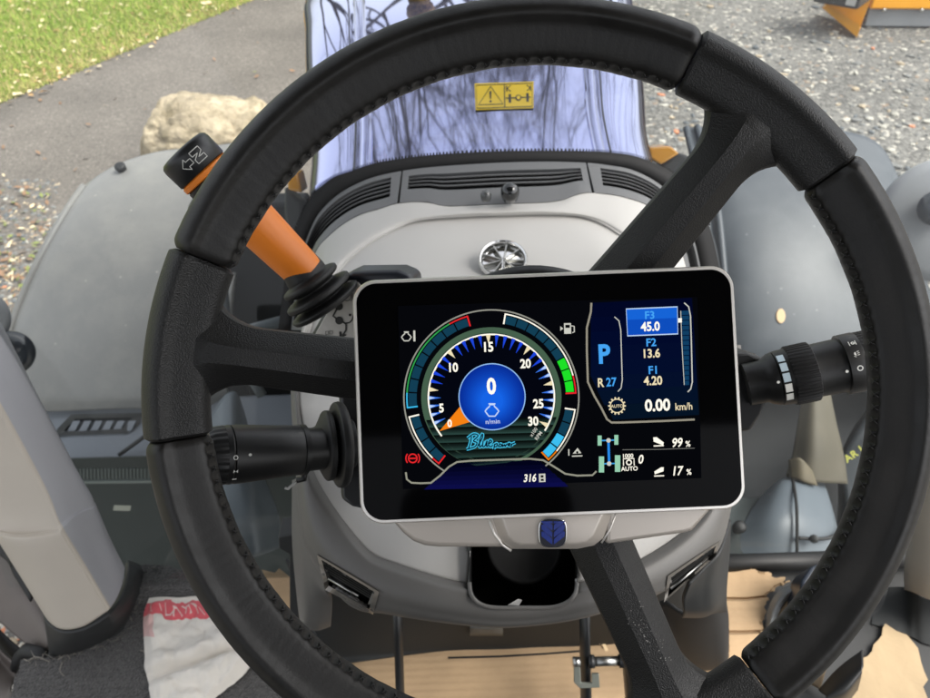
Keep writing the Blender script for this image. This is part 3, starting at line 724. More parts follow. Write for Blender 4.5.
tube(mb, [P(544, 560, .585), P(543, 606, .575)], .0012, 6); mb.build('pocket_moulding', mat('charcoal', H(9, 9, 9), .8), col)
mb = MB(); slab(mb, PP([(508, 605, .522), (518, 599, .53), (522, 600, .53), (519, 605.5, .522)]), Vector((0, 0, -.001))); mb.build('paper_scrap', cream, col)
# side vents: chrome frame, slats and dark pocket
def side_vent(qo, qi, ts, nm, nsl, flip):
    """qo / qi outer and inner corner pixels (4 each)"""
    S_ = 10
    def ringp(q, off): return [on_shroud(q[i][0] + (q[(i + 1) % 4][0] - q[i][0]) * k / S_, q[i][1] + (q[(i + 1) % 4][1] - q[i][1]) * k / S_, off) for i in range(4) for k in range(S_)]
    oo = ringp(qo, .0022); ii = ringp(qi, .0016); n_ = len(oo)
    i4 = [ii[0], ii[S_], ii[2 * S_], ii[3 * S_]]
    mb = MB(); vs = oo + ii + [p + (p - CAM).normalized() * .006 for p in oo] + [p + (p - CAM).normalized() * .016 for p in ii]
    fs = []
    for i in range(n_):
        j = (i + 1) % n_; fs += [(i, j, n_ + j, n_ + i), (2 * n_ + i, 2 * n_ + j, j, i), (n_ + i, n_ + j, 3 * n_ + j, 3 * n_ + i)]
    mb.add(vs, fs, 0, False); fr = mb.build('side_vent', mat('vent_frame_silver', H(150, 145, 138), .3, metal=.7), col, sharp=30)
    mb = MB(); back = [p + (p - CAM).normalized() * .014 for p in i4]; slab(mb, back, (back[0] - CAM).normalized() * .002); mb.build('vent_pocket', matteblk, fr)
    mb = MB()
    for k in range(nsl):
        w = (k + .6) / (nsl + 1.6) * .62
        a = i4[0].lerp(i4[3], w); b = i4[1].lerp(i4[2], w); dn = (i4[3] - i4[0]) * .04; bk = (a - CAM).normalized() * .010
        mb.add([a, b, b + dn, a + dn, a + bk, b + bk], [(0, 1, 2, 3), (0, 1, 5, 4)], 0, False)
    mb.build('vent_slats', darkgr, fr, normals=False)
    mb = MB(); a = i4[0].lerp(i4[3], .66); b = i4[1].lerp(i4[2], .66); tube(mb, [a.lerp(b, .05) + (CAM - a).normalized() * .001, a.lerp(b, .72)], .0011, 8); mb.build('vent_lever', steel, fr)
    return fr
side_vent(VL_O, VL_I, None, 'l', 4, 1)
side_vent(VR_O, VR_I, None, 'r', 3, -1)
# legs of the shroud down towards the floor
def lofts(name, rows, m, parent, nu=30, nv=30, th=.003, lin=False, **k):
    mb = MB(); sheet(mb, gridpts([PP(r) for r in rows], nu, nv, lin), th); return mb.build(name, m, parent, **k)
lofts('shroud_leg', [[(292, 480, .66), (299, 483, .60), (312, 530, .575), (320, 556, .566)], [(292, 540, .67), (299, 545, .61), (308, 565, .592), (326, 592, .58)], [(296, 590, .70), (302, 600, .64), (314, 604, .625), (332, 598, .62)], [(300, 622, .74), (305, 625, .69), (318, 628, .68), (331, 624, .68)], [(304, 628, .80), (308, 630, .78), (318, 631, .78), (330, 627, .78)]], greypl, col)
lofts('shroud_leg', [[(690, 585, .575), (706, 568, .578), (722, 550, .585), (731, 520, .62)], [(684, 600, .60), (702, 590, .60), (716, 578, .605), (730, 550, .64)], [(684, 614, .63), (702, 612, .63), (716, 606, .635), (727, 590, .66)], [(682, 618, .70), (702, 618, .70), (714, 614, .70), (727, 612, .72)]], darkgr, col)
# ================================================================== under-dash panel and brake housing
fw = thing('footwell_panel', 'dark panel below the column closing the front of the footwell above the cardboard', 'panel', P(470, 630, .95))
lofts('panel_face', [[(285, 560, 1.0), (330, 580, .98), (440, 585, .97), (530, 590, .96), (640, 580, .97), (700, 560, 1.0)], [(310, 618, 1.06), (340, 612, 1.04), (440, 618, 1.03), (530, 622, 1.03), (620, 615, 1.04), (690, 590, 1.06)], [(322, 652, 1.10), (345, 652, 1.10), (440, 645, 1.105), (530, 644, 1.108), (625, 640, 1.112), (700, 620, 1.14)], [(322, 664, 1.10), (345, 664, 1.10), (440, 652, 1.12), (530, 650, 1.12), (625, 647, 1.13), (700, 628, 1.15)]], mat('footwell_black', H(34, 36, 36), .7), fw)
lofts('label_plate', [[(470, 627, 1.022), (503, 627, 1.022)], [(470, 636, 1.06), (503, 636, 1.06)]], mat('plate_grey', H(84, 86, 84), .5), fw, 4, 4)
mb = MB(); slab(mb, PP([(278, 537, .92), (298, 534, .92), (299, 545, .93), (299, 640, .98), (290, 640, .98), (289, 555, .93), (279, 549, .93)]), Vector((0, .03, 0))); mb.build('bracket', darkgr, fw, bevel=.002)
bh = thing('brake_housing', 'black moulded cover beside the right column vent reaching down to the cardboard', 'cover', P(700, 660, .95))
lofts('cover_body', [[(640, 640, .86), (660, 604, .80), (680, 612, .78), (700, 615, .78), (716, 611, .79), (727, 604, .84)], [(650, 655, .95), (672, 640, .90), (690, 640, .885), (708, 638, .885), (723, 632, .90), (729, 622, .96)], [(670, 672, 1.05), (685, 668, 1.02), (700, 668, 1.01), (714, 667, 1.01), (726, 665, 1.02), (729, 655, 1.06)], [(672, 676, 1.09), (687, 671, 1.08), (700, 671.5, 1.08), (714, 670, 1.08), (725, 668, 1.08), (728, 660, 1.10)]], mat('deep_black_plastic', H(24, 25, 26), .75, bump=('noise', 900, .15, .0004)), bh)
# ================================================================== shuttle lever, gate plate, boot
lev = thing('shuttle_lever', 'orange shuttle lever with a black rounded head marked N and an arrow', 'lever', P(322, 298, .56))
A0 = P(320, 295, .553); A1 = P(302, 269, .545); A2 = P(181.5, 149, .500)
ax = (A2 - A1).normalized(); Lh = (A2 - A1).length
def lr(px): return px
mb = MB()
revolve(mb, A1, ax, [(-.004, .0153), (0, .0156), (Lh * .40, .0178), (Lh - .043, .0192), (Lh - .042, .0186)], 40, squash=.98)
mb.build('handle', orange, lev, sharp=50)
mb = MB(); revolve(mb, A1 + ax * (Lh - .0425), ax, [(0, .0180), (.001, .0192), (.0165, .0197), (.0178, .0184)], 44); mb.build('collar', blackpl, lev, sharp=45)
mb = MB(); revolve(mb, A1 + ax * (Lh - .0252), ax, [(0, .0188), (.0008, .0203), (.0040, .0205), (.0055, .0188)], 44); mb.build('accent_ring', orange, lev, sharp=45)
HB = A1 + ax * (Lh - .0200); HL = .0200
mb = MB(); revolve(mb, HB, ax, [(0, .0192), (.0008, .0205), (HL * .74, .0207), (HL * .88, .0201), (HL * .97, .0180), (HL, .0145), (HL + .0008, .004)], 48); hd = mb.build('head', mat('soft_black', H(30, 31, 33), .36), lev)
vx = (CAM - HB); vx = (vx - ax * vx.dot(ax)).normalized(); vy = ax.cross(vx)
def hsurf(x, y, h):
    """x along the handle axis (mm), y round the head (mm)"""
    a = y / 20.7; return HB + ax * (x / 1000.0) + (vx * math.cos(a) + vy * math.sin(a)) * (.0207 + .0002)
k = Ink(hsurf)
# sign of the round direction as it appears in the picture
_p0 = to_px(hsurf(7, 0, 0)); _p1 = to_px(hsurf(7, 5, 0)); sg = 1 if _p1[1] > _p0[1] else -1
def hl(pts, w, closed=True):
    dp = []
    m = len(pts)
    for i in range(m if closed else m - 1):
        a, b = pts[i], pts[(i + 1) % m]
        for q in range(4): dp.append((a[0] + (b[0] - a[0]) * q / 4, sg * (a[1] + (b[1] - a[1]) * q / 4)))
    k.line(dp, w, white_ink, 0, closed)
# N outline: strokes run along the round direction
def Npts(x0, y0, W, Hh):
    s = W * .36
    raw = [(0, 0), (s, 0), (W - s, Hh * .58), (W - s, 0), (W, 0), (W, Hh), (W - s, Hh), (s, Hh * .42), (s, Hh), (0, Hh)]
    return [(x0 + a, y0 + b) for a, b in raw]
hl([(18.6 - x, y) for x, y in Npts(5.0, -9.5, 9.0, 8.2)], .55)
hl([(7.2, .6), (7.2, 4.6), (4.8, 4.6), (9.1, 9.2), (13.4, 4.6), (11, 4.6), (11, .6)], .55)
k.build('head_marking', hd)
bootax = (A1 - A0).normalized()
mb = MB(); Lb = (A1 - A0).length
pr = [(-.012, .020), (-.0105, .029), (-.0085, .0312), (-.006, .0308), (-.0045, .0200), (-.003, .0190), (-.0005, .0285), (.002, .0298), (.0042, .0285), (.006, .0195), (.008, .0180), (.0105, .0240), (.0130, .0252), (.0150, .0240), (.0170, .0180), (.020, .0175), (Lb + .004, .0160)]
cc = catmull([Vector((a, b, 0)) for a, b in pr], 90)
revolve(mb, A0, bootax, [(c.x, c.y) for c in cc], 40, squash=.86); mb.build('boot', rubber, lev)
gp = thing('shift_plate', 'grey plate printed with parking and shift symbols beside the rubber boot', 'plate', P(335, 320, .58))
pl = [(312.5, 340, .590), (316, 332, .588), (342, 286, .5665), (347, 281.5, .565), (352, 280.6, .564), (358, 283, .563), (372, 300, .565), (372, 340, .578)]
PO, PN = P(335, 315, .578), (P(372, 300, .565) - P(316, 332, .588)).cross(P(347, 281.5, .565) - P(316, 332, .588)).normalized()
if PN.dot(CAM - PO) < 0: PN = -PN
def psurf(x, y, h): return Pl(x, y, PO + PN * (.0006 + h * .0002), PN)
mb = MB(); slab(mb, [Pl(x, y, PO, PN) for x, y, t in pl], -PN * .006); mb.build('plate', mat('plate_silver', H(172, 169, 164), .45, metal=.3, var=(200, .05)), gp, bevel=.0008)
k = Ink(psurf)
k.disc(338.9, 306.3, 4.0, black_ink); k.disc(339.2, 320.5, 4.0, black_ink)
k.line([(336.8, 309), (333, 316), (337, 319)], 1.7, black_ink); k.line([(342, 321.5), (346, 324), (346, 330), (342.5, 335.5)], 1.7, black_ink); k.line([(345.5, 323.2), (349.5, 322.6), (352, 320), (353.5, 315)], 1.4, black_ink); k.disc(350, 315, 1.3, black_ink, 0, 16)
k.poly([(339.2, 331.5), (339.4, 338.8), (347, 335), (345, 334), (341.6, 336), (341, 331.5)], black_ink)
k.text('P', 347, 296.6, 5, black_ink, rot=6); k.arc(347, 296.6, 3.8, 4.5, 0, 360, black_ink, 0, 30); k.arc(347, 296.6, 5.3, 6.0, 130, 230, black_ink); k.arc(347, 296.6, 5.3, 6.0, -50, 50, black_ink)
for (x, y) in ((327, 333), (331, 332.6)): k.line([(x - 1.4, y - 1.6), (x + 1.4, y - 1.8), (x + 1.4, y + 1.4), (x - 1.4, y + 1.6)], .6, black_ink, 0, True)
k.line([(329, 336), (329, 339)], .7, black_ink); k.line([(332.4, 335.6), (332.6, 338.6)], .7, black_ink)
k.build('shift_symbols', gp)
mb = MB(); slab(mb, [Pl(x, y, PO - PN * .002, PN) for x, y in ((303, 352), (309, 336), (343, 276), (352, 272), (396, 271.5), (412, 278), (412, 352))], -PN * .03); mb.build('lever_housing', navypl, gp, bevel=.006, seg=4)
# ================================================================== stalks
def along(a, b, w): return a.lerp(b, w)
ls = thing('wiper_stalk', 'black wiper stalk with ribbed end on the left of the column', 'stalk', P(340, 440, .53))
a, b = P(207, 456, .445), P(308, 449.5, .478); axs = (b - a).normalized(); L = (b - a).length
mb = MB(); revolve(mb, a, axs, [(L * .22, .0185), (L * .225, .0190), (L * .30, .01905), (L * .62, .0176), (L * .93, .0166), (L * .95, .0160)], 48); sb = mb.build('stalk_body', blackpl, ls, sharp=45)
mb = MB(); revolve(mb, a, axs, [(0, .0165), (.003, .0182), (.010, .0190), (.0101, .0188), (L * .20, .0192), (L * .215, .0186)], 96, rib={2: -.0006, 1: -.0006}); mb.build('ribbed_ring', blackpl, ls, sharp=35)
mb = MB(); revolve(mb, b - axs * .006, axs, [(0, .0160), (.0004, .0172), (.0036, .0172), (.004, .0150)], 40); revolve(mb, b - axs * .002, axs, [(0, .0148), (.018, .0140)], 32); mb.build('clip_ring', blackpl, ls, sharp=45)
mb = MB(); x0 = P(299, 472, .476); tube(mb, [P(305, 470, .478), P(304, 479, .480), P(297, 480, .480)], .0022, 8); mb.build('clip_tab', blackpl, ls)
mb = MB(); tube(mb, [P(296, 482, .486), P(288, 489, .488), P(285, 488, .488)], .0010, 6); mb.build('wire_clip', cream, ls)
mb = MB(); cc = catmull([Vector((p, q, 0)) for p, q in ((-.006, .0130), (.0, .0140), (.003, .0185), (.006, .0240), (.0085, .0245), (.0105, .0235), (.0112, .0150), (.0122, .0150), (.0132, .0280), (.0155, .0302), (.0185, .0300), (.0205, .0270), (.021, .018), (.026, .017))], 110)
revolve(mb, P(316, 446.5, .489), (P(345, 444, .497) - P(316, 446.5, .489)).normalized(), [(c.x, c.y) for c in cc], 40); mb.build('boot', rubber, ls)
mb = MB(); slab(mb, PP([(338, 392, .53), (372, 388, .53), (372, 512, .51), (352, 508, .51), (340, 500, .515)]), Vector((0, .05, -.03))); mb.build('switch_base', blackpl, ls, bevel=.004, seg=3)
vx = (CAM - a); vx = (vx - axs * vx.dot(axs)).normalized(); vy = axs.cross(vx)
def cyl_surf(a, axs, vx, vy, rr):
    sgn = 1 if to_px(a + vx * .02 + vy * .005)[1] > to_px(a + vx * .02)[1] else -1
    def f(x, y, h):
        an = sgn * y / 1000.0 / rr(x / 1000.0); return a + axs * (x / 1000.0) + (vx * math.cos(an) + vy * math.sin(an)) * (rr(x / 1000.0) + .00015)
    return f
k = Ink(cyl_surf(a, axs, vx, vy, lambda x: .0192)); s_ = L * 1000 / 101
k.arc(21 * s_, 2.2, .95, 1.5, 0, 360, white_ink, 0, 24); k.poly([(19.6 * s_, 10), (21.6 * s_, 11.3), (19.6 * s_, 12.6)], white_ink); k.poly([(23.8 * s_, 10), (21.8 * s_, 11.3), (23.8 * s_, 12.6)], white_ink)
k.poly([(19.6 * s_, 17.5), (23.6 * s_, 17.4), (23.6 * s_, 18.4), (19.6 * s_, 18.4)], white_ink)
k.poly([(33 * s_, .6), (34.4 * s_, 0), (36 * s_, .5), (36 * s_, 1.5), (34.4 * s_, 2), (33 * s_, 1.4)], white_ink)
k.build('stalk_marking', ls)
rs = thing('light_stalk', 'black light switch stalk with two ribbed rings and white dashes on the right', 'stalk', P(745, 390, .50))
a, b = P(740, 386, .500), P(890, 355, .478); axs = (b - a).normalized(); L = (b - a).length; u = L / 150
def pw(x): return x * u           # pixels along the axis
mb = MB(); slab(mb, PP([(722, 352, .505), (748, 352, .505), (764, 357, .50), (768, 400, .50), (762, 414, .505), (752, 432, .51), (722, 434, .51)]), Vector((0, .06, -.04))); mb.build('switch_base', blackpl, rs, bevel=.004, seg=3)
mb = MB(); revolve(mb, a, axs, [(pw(6), .0150), (pw(24), .0150), (pw(29), .0172), (pw(34), .0185), (pw(37), .0188)], 48); revolve(mb, a, axs, [(pw(72), .0188), (pw(73), .0186), (pw(100), .0188), (pw(104), .0190)], 48); mb.build('stalk_body', blackpl, rs, sharp=45)
mb = MB(); revolve(mb, a, axs, [(pw(37), .0180), (pw(38), .0192), (pw(49), .0196), (pw(50), .0198)], 48); rg = mb.build('dash_ring', blackpl, rs, sharp=45)
ribm = mat('rib_plastic', H(26, 26, 27), .45)
mb = MB(); revolve(mb, a, axs, [(pw(49.5), .0190), (pw(50.5), .0206), (pw(52), .0210), (pw(70), .0210), (pw(74), .0208), (pw(75), .0192)], 176, rib={1: -.0008, 2: -.0009, 3: -.0009, 4: -.0008}); mb.build('ribbed_ring', ribm, rs, sharp=30)
mb = MB(); revolve(mb, a, axs, [(pw(102), .0188), (pw(103), .0208), (pw(118), .0208), (pw(119), .0206)], 56); mb.build('symbol_ring', blackpl, rs, sharp=45)
mb = MB(); revolve(mb, a, axs, [(pw(118.5), .0190), (pw(119.5), .0204), (pw(142), .0203), (pw(147), .0198), (pw(149), .0178), (pw(150), .010)], 176, rib={1: -.0008, 2: -.0008, 3: -.0008, 4: -.0006}); mb.build('ribbed_end', ribm, rs, sharp=30)
vx = (CAM - a); vx = (vx - axs * vx.dot(axs)).normalized(); vy = axs.cross(vx); K_ = u * 1000
k = Ink(cyl_surf(a, axs, vx, vy, lambda x: .0197))
lblue = mat('pale_blue_ink', H(176, 194, 205), .5)
for j in range(5):
    y0 = -17 + j * 7.4; k.poly([(39 * K_, y0), (46 * K_, y0), (46 * K_, y0 + 3), (46 * K_, y0 + 6), (39 * K_, y0 + 6), (39 * K_, y0 + 3)], lblue if j < 3 else white_ink)
k.poly([(32 * K_, 2.2), (33.4 * K_, 1.6), (35 * K_, 2.2), (35 * K_, 3.2), (33.4 * K_, 3.8), (32 * K_, 3.2)], white_ink)
k.build('ring_dashes', rg)
k = Ink(cyl_surf(a, axs, vx, vy, lambda x: .0209))
k.arc(111 * K_, 4.5, 1.2, 1.9, 0, 360, white_ink, 0, 24)
k.arc(111 * K_, -5.4, 0, 1.3, 90, 270, white_ink); 
for j in range(3): k.line([(112 * K_, -6.6 + j * 1.2), (114.2 * K_, -6.9 + j * 1.2)], .45, white_ink)
k.line([(108.5 * K_, -4), (110.4 * K_, -3.2)], .4, white_ink)
k.arc(112 * K_, -13.6, .5, 1.2, 0, 360, white_ink, 0, 16); k.line([(108.6 * K_, -15.4), (108.6 * K_, -11.8)], .5, white_ink); k.line([(114.6 * K_, -15.4), (114.6 * K_, -11.8)], .5, white_ink)
k.poly([(97 * K_, 4.4), (98.4 * K_, 3.8), (100 * K_, 4.4), (100 * K_, 5.4), (98.4 * K_, 6), (97 * K_, 5.4)], white_ink)
k.build('stalk_marking', rs)
# ================================================================== pillars
def pillar(name, label, rows, brows, m, knee=None):
    t = thing(name, label, 'pillar', brows)
    mb = MB(); sheet(mb, gridpts([PP(r) for r in rows], 60, 60), .006); mb.build('trim', m, t)
    return t
# nearer edge -> crease -> glass edge, from the foot upwards
PB = P(85, 630, 1.12)
lp = thing('left_pillar', 'cream pillar trim with a rounded foot in a dark base at the left of the windscreen', 'pillar', PB)
rowsL = [[(42, 604, 1.14), (46, 618, 1.10), (60, 629, 1.075), (82, 627, 1.07), (104, 613.5, 1.072), (108, 610.5, 1.074), (111, 607, 1.080), (117, 598, 1.11), (123, 582, 1.15), (125, 568, 1.19)],
         [(18, 562, 1.12), (20, 576, 1.085), (33, 583, 1.06), (54, 583, 1.05), (80, 573, 1.054), (84, 570, 1.056), (87, 566, 1.062), (97, 556, 1.10), (108, 545, 1.14), (110, 538, 1.18)],
         [(-8, 524, 1.10), (-5, 536, 1.07), (8, 542, 1.045), (30, 543, 1.035), (59, 538, 1.042), (63, 535, 1.044), (66, 531, 1.050), (79, 518, 1.085), (95, 512, 1.13), (97, 507, 1.17)],
         [(-12, 518, 1.10), (-9, 528, 1.075), (5, 534, 1.052), (27, 535, 1.044), (55, 531, 1.046), (60, 528, 1.047), (63, 525, 1.052), (76, 513, 1.086), (92, 506, 1.13), (94, 501, 1.17)],
         [(-17, 511, 1.10), (-13, 520, 1.085), (1, 526, 1.066), (22, 528, 1.060), (51, 524, 1.052), (56, 521, 1.050), (59, 518, 1.053), (72, 506, 1.084), (89, 499, 1.13), (91, 494, 1.17)],
         [(-40, 478, 1.09), (-34, 486, 1.080), (-20, 490, 1.066), (-2, 490, 1.060), (32, 483, 1.050), (37, 480, 1.048), (41, 476, 1.053), (55, 468, 1.08), (73, 470, 1.12), (75, 466, 1.16)],
         [(-110, 360, 1.07), (-100, 366, 1.05), (-80, 370, 1.035), (-62, 370, 1.03), (-32, 367, 1.022), (-27, 364, 1.021), (-23, 361, 1.026), (-8, 358, 1.05), (14, 358, 1.09), (17, 354, 1.13)],
         [(-230, 170, 1.06), (-220, 174, 1.04), (-200, 178, 1.02), (-180, 178, 1.01), (-152, 175, 1.0), (-147, 172, 1.0), (-142, 169, 1.005), (-124, 168, 1.03), (-90, 150, 1.07), (-85, 148, 1.1)]]
mb = MB(); sheet(mb, gridpts([PP(r) for r in rowsL], 150, 150), .006)
for q, f in enumerate(mb.f):
    if sum(v % 150 for v in f) / 4 > 98: mb.m[q] = 1
mb.build('trim', [beige, mat('pillar_grey', H(168, 168, 172), .5, bump=('noise', 1100, .15, .0004))], lp)
mb = MB()
bt = [(44, 606, 1.16), (44.5, 619, 1.105), (60, 632, 1.075), (83, 630.5, 1.07), (106, 618, 1.075), (113, 611, 1.085), (121, 600, 1.115), (127, 582, 1.155), (129, 566, 1.20), (128, 560, 1.26)]
bb = [(49, 640, 1.18), (50, 655, 1.14), (62, 656, 1.125), (86, 649, 1.125), (108, 639, 1.13), (120, 629, 1.14), (132, 612, 1.165), (139, 592, 1.20), (143, 574, 1.23), (142, 566, 1.28)]
mid = [(47, 620, 1.165), (47, 636, 1.112), (61, 644, 1.09), (84.5, 640, 1.088), (107, 629, 1.092), (117, 620, 1.10), (127, 605, 1.13), (134, 586, 1.165), (137, 570, 1.205), (136, 563, 1.27)]
sheet(mb, gridpts([PP(bt), PP(mid), PP(bb)], 70, 24), .01); mb.build('pillar_foot', darkgr, lp)
rp = thing('right_pillar', 'cream pillar trim at the right edge beyond the steering wheel rim', 'pillar', P(930, 590, 1.1))
rowsR = [[(904, 590, 1.16), (912, 592, 1.12), (930, 600, 1.08), (960, 610, 1.06), (1000, 600, 1.06)], [(905, 560, 1.14), (913, 560, 1.10), (932, 566, 1.06), (962, 572, 1.04), (1004, 560, 1.04)], [(918, 490, 1.12), (926, 488, 1.08), (945, 490, 1.05), (975, 494, 1.03), (1020, 480, 1.03)], [(960, 380, 1.08), (968, 378, 1.05), (985, 378, 1.02), (1020, 376, 1.0), (1060, 360, 1.0)], [(1050, 180, 1.05), (1058, 178, 1.02), (1075, 178, 1.0), (1110, 176, .98), (1150, 160, .98)]]
mb = MB(); sheet(mb, gridpts([PP(r) for r in rowsR], 40, 60), .006); mb.build('trim', beige, rp)
mb = MB(); sheet(mb, gridpts([PP([(874, 588, 1.20), (903, 587, 1.17), (914, 592, 1.13), (932, 600, 1.11), (1000, 604, 1.08)]), [Pz(x, y, FZ - .008) for x, y in ((872, 624), (900, 632), (914, 638), (934, 646), (1000, 652))]], 40, 6, True), .02); mb.build('pillar_foot', mat('kick_grey', H(48, 50, 50), .75), rp, sharp=40)
# door opening and sill at lower left
ds = thing('door_sill', 'brown grey door step trim with a black rubber strip left of the pillar foot', 'door sill', P(10, 600, 1.2))
lofts('sill_trim', [[(-40, 480, 1.28), (0, 530, 1.26), (30, 580, 1.24), (52, 618, 1.2)], [(-40, 545, 1.26), (-5, 575, 1.24), (25, 605, 1.215), (49, 640, 1.17)], [(-50, 590, 1.26), (-10, 615, 1.24), (20, 640, 1.21), (46, 658, 1.17)]], brownpl, ds)
lofts('sill_groove', [[(-60, 575, 1.255), (-10, 622, 1.236), (5, 637, 1.226), (24, 654, 1.195)], [(-60, 600, 1.27), (-10, 642, 1.25), (4, 656, 1.24), (22, 664, 1.21)]], matteblk, ds, 12, 5)
lofts('sill_edge', [[(-50, 610, 1.225), (-12, 640, 1.215), (4, 656, 1.205), (19, 668, 1.18)], [(-50, 622, 1.23), (-14, 650, 1.22), (2, 666, 1.21), (16, 679, 1.19)], [(-30, 760, 1.05), (-8, 730, 1.07), (2, 705, 1.10), (10, 690, 1.13)], [(-20, 770, 1.04), (0, 735, 1.06), (10, 708, 1.09), (16, 692, 1.12)]], brownpl, ds, 20, 20)
lofts('rubber_strip', [[(-60, 505, 1.22), (0, 542, 1.205), (18, 570, 1.195), (32, 598, 1.18)], [(-60, 530, 1.22), (0, 556, 1.205), (14, 576, 1.195), (30, 602, 1.18)]], rubber, ds, 16, 6)
mb = MB(); tube(mb, [P(18, 668, 1.185), P(21, 658, 1.18), P(27, 651, 1.175), P(38, 653, 1.165), (P(52, 662, 1.15))], [.012, .013, .013, .011, .010], 10); mb.build('door_seal', rubber, ds)
# ================================================================== floor coverings
flr = MB(); boxw(flr, (-.695, -.9, FZ - .06), (.95, .64, FZ - .012))
flr.build('cab_floor', darkgr, None, kind='structure', bevel=.004)
fzm = FZ - .012
def floor_sheet(name, label, cat, px, z, th, m, rag=0.0, seed=1, wav=.002, parent=None):
    """flat ragged sheet lying on the floor: outline in marks on the floor"""
    rd = random.Random(seed); pts = [Pz(x, y, z) for x, y in px]; out = []
    n = len(pts)
    for i in range(n):
        a, b = pts[i], pts[(i + 1) % n]; L = (b - a).length; m_ = max(1, int(L / .012))
        for q in range(m_):
            p = a.lerp(b, q / m_); d = (b - a).normalized(); nn = Vector((-d.y, d.x, 0))
            out.append(p + nn * rag * (noise.noise(p * 60 + Vector((seed, 0, 0))) + .6 * rd.uniform(-1, 1)))
    bm = bmesh.new(); vs = [bm.verts.new(p) for p in out]; bm.faces.new(vs); bmesh.ops.triangulate(bm, faces=bm.faces[:])
    for _ in range(5):
        es = [e for e in bm.edges if e.calc_length() > .022]
        if not es: break
        bmesh.ops.subdivide_edges(bm, edges=es, cuts=1); bmesh.ops.triangulate(bm, faces=[f for f in bm.faces if len(f.verts) > 3])
    for v in bm.verts: v.co.z += wav * noise.noise(v.co * 9 + Vector((seed * 3, 0, 0))) + wav
    r = bmesh.ops.extrude_face_region(bm, geom=bm.faces[:])
    bmesh.ops.translate(bm, verts=[e for e in r['geom'] if isinstance(e, bmesh.types.BMVert)], vec=(0, 0, th))
    mb = MB(); mb.add([v.co.copy() for v in bm.verts], [tuple(v.index for v in f.verts) for f in bm.faces] if not bm.verts.index_update() else [])
    bm.free(); return mb.build(name, m, None, label, cat, sharp=50)
carpet = mat('carpet_pile', H(80, 78, 76), .95, bump=('noise', 330, 1.0, .006), var=(200, .5), sheen=.3)
_nt = carpet.node_tree
wv = _nt.nodes.new('ShaderNodeTexWave'); wv.inputs['Scale'].default_value = 52; wv.inputs['Distortion'].default_value = 5.5; wv.inputs['Detail'].default_value = 4; wv.inputs['Detail Scale'].default_value = 3; wv.bands_direction = 'Y'
_tc = [n for n in _nt.nodes if n.type == 'TEX_COORD'][0]; _nt.links.new(_tc.outputs['Object'], wv.inputs['Vector'])
b2 = _nt.nodes.new('ShaderNodeBump'); b2.inputs['Distance'].default_value = .003; b2.inputs['Strength'].default_value = .45
_bp = [n for n in _nt.nodes if n.type == 'BUMP' and n != b2][0]
_nt.links.new(wv.outputs['Fac'], b2.inputs['Height']); _nt.links.new(_bp.outputs['Normal'], b2.inputs['Normal']); _nt.links.new(b2.outputs['Normal'], _nt.nodes['Principled BSDF'].inputs['Normal'])
MAT_PX = [(144, 567), (165, 569), (186, 573), (230, 576), (268, 590), (285, 640), (292, 720), (280, 800), (60, 800), (-4, 740), (8, 712), (16, 690), (23, 663), (40, 659), (60, 659), (82, 653), (105, 645), (124, 633), (135, 615), (141, 596)]
fm = floor_sheet('floor_mat', 'dark grey ribbed carpet mat with a frayed edge around the pillar foot', 'floor mat', MAT_PX, fzm, .008, carpet, .004, 5, .001)
# frayed threads along the cut edge
mb = MB(); rd = random.Random(11)
edge = catmull([Pz(x, y, fzm + .010) for x, y in ((30, 660), (60, 659), (82, 653), (105, 645), (124, 633), (135, 615), (141, 596), (144, 570), (165, 569))], 120)
for k in range(110):
    p = edge[rd.randrange(len(edge))]; d = Vector((rd.uniform(-1, 1), rd.uniform(-1, 1), rd.uniform(.1, .8))) * rd.uniform(.004, .013)
    q = Vector((rd.uniform(-1, 1), rd.uniform(-1, 1), rd.uniform(-.3, .2))) * .007
    tube(mb, [p, p + d * .5 + q * .4, p + d + q], .0004, 4, rd.randrange(2))
# a strand of loose thread near the door
for q in (((50, 662), (36, 657), (28, 661), (24, 659)), ((58, 660), (66, 655), (70, 659)), ((62, 662), (60, 671), (64, 676)), ((140, 650), (146, 653), (149, 655))):
    tube(mb, catmull([Pz(x, y, fzm + .012) for x, y in q], 14), .0007, 5, 0)
mb.build('fray', [mat('pale_thread', H(150, 144, 134), .8), mat('dark_fibre', H(70, 70, 70), .9)], fm, normals=False)
card = mat('cardboard', H(170, 144, 112), .9, bump=('noise', 40, .5, .004), var=(9, .2))
_nt = card.node_tree
wv = _nt.nodes.new('ShaderNodeTexWave'); wv.inputs['Scale'].default_value = 28; wv.inputs['Distortion'].default_value = .6; wv.bands_direction = 'Y'
_tc = [n for n in _nt.nodes if n.type == 'TEX_COORD'][0]; _nt.links.new(_tc.outputs['Object'], wv.inputs['Vector'])
b2 = _nt.nodes.new('ShaderNodeBump'); b2.inputs['Distance'].default_value = .0014; b2.inputs['Strength'].default_value = .3
_bp = [n for n in _nt.nodes if n.type == 'BUMP' and n != b2][0]
_nt.links.new(wv.outputs['Fac'], b2.inputs['Height']); _nt.links.new(_bp.outputs['Normal'], b2.inputs['Normal']); _nt.links.new(b2.outputs['Normal'], _nt.nodes['Principled BSDF'].inputs['Normal'])
cs = floor_sheet('cardboard_sheet', 'wide flat brown cardboard sheet with a torn edge under the pedals', 'cardboard', [(338, 660), (372, 646), (400, 643), (470, 641), (520, 641), (560, 640), (590, 637), (640, 634), (700, 640), (740, 660), (752, 700), (750, 790), (330, 790), (320, 700)], fzm + .001, .004, card, .003, 2)
mb = MB(); sl_ = [Pz(x, y, fzm + .0085) for x, y in ((448, 658), (500, 656.5), (545, 654), (590, 650.5))]
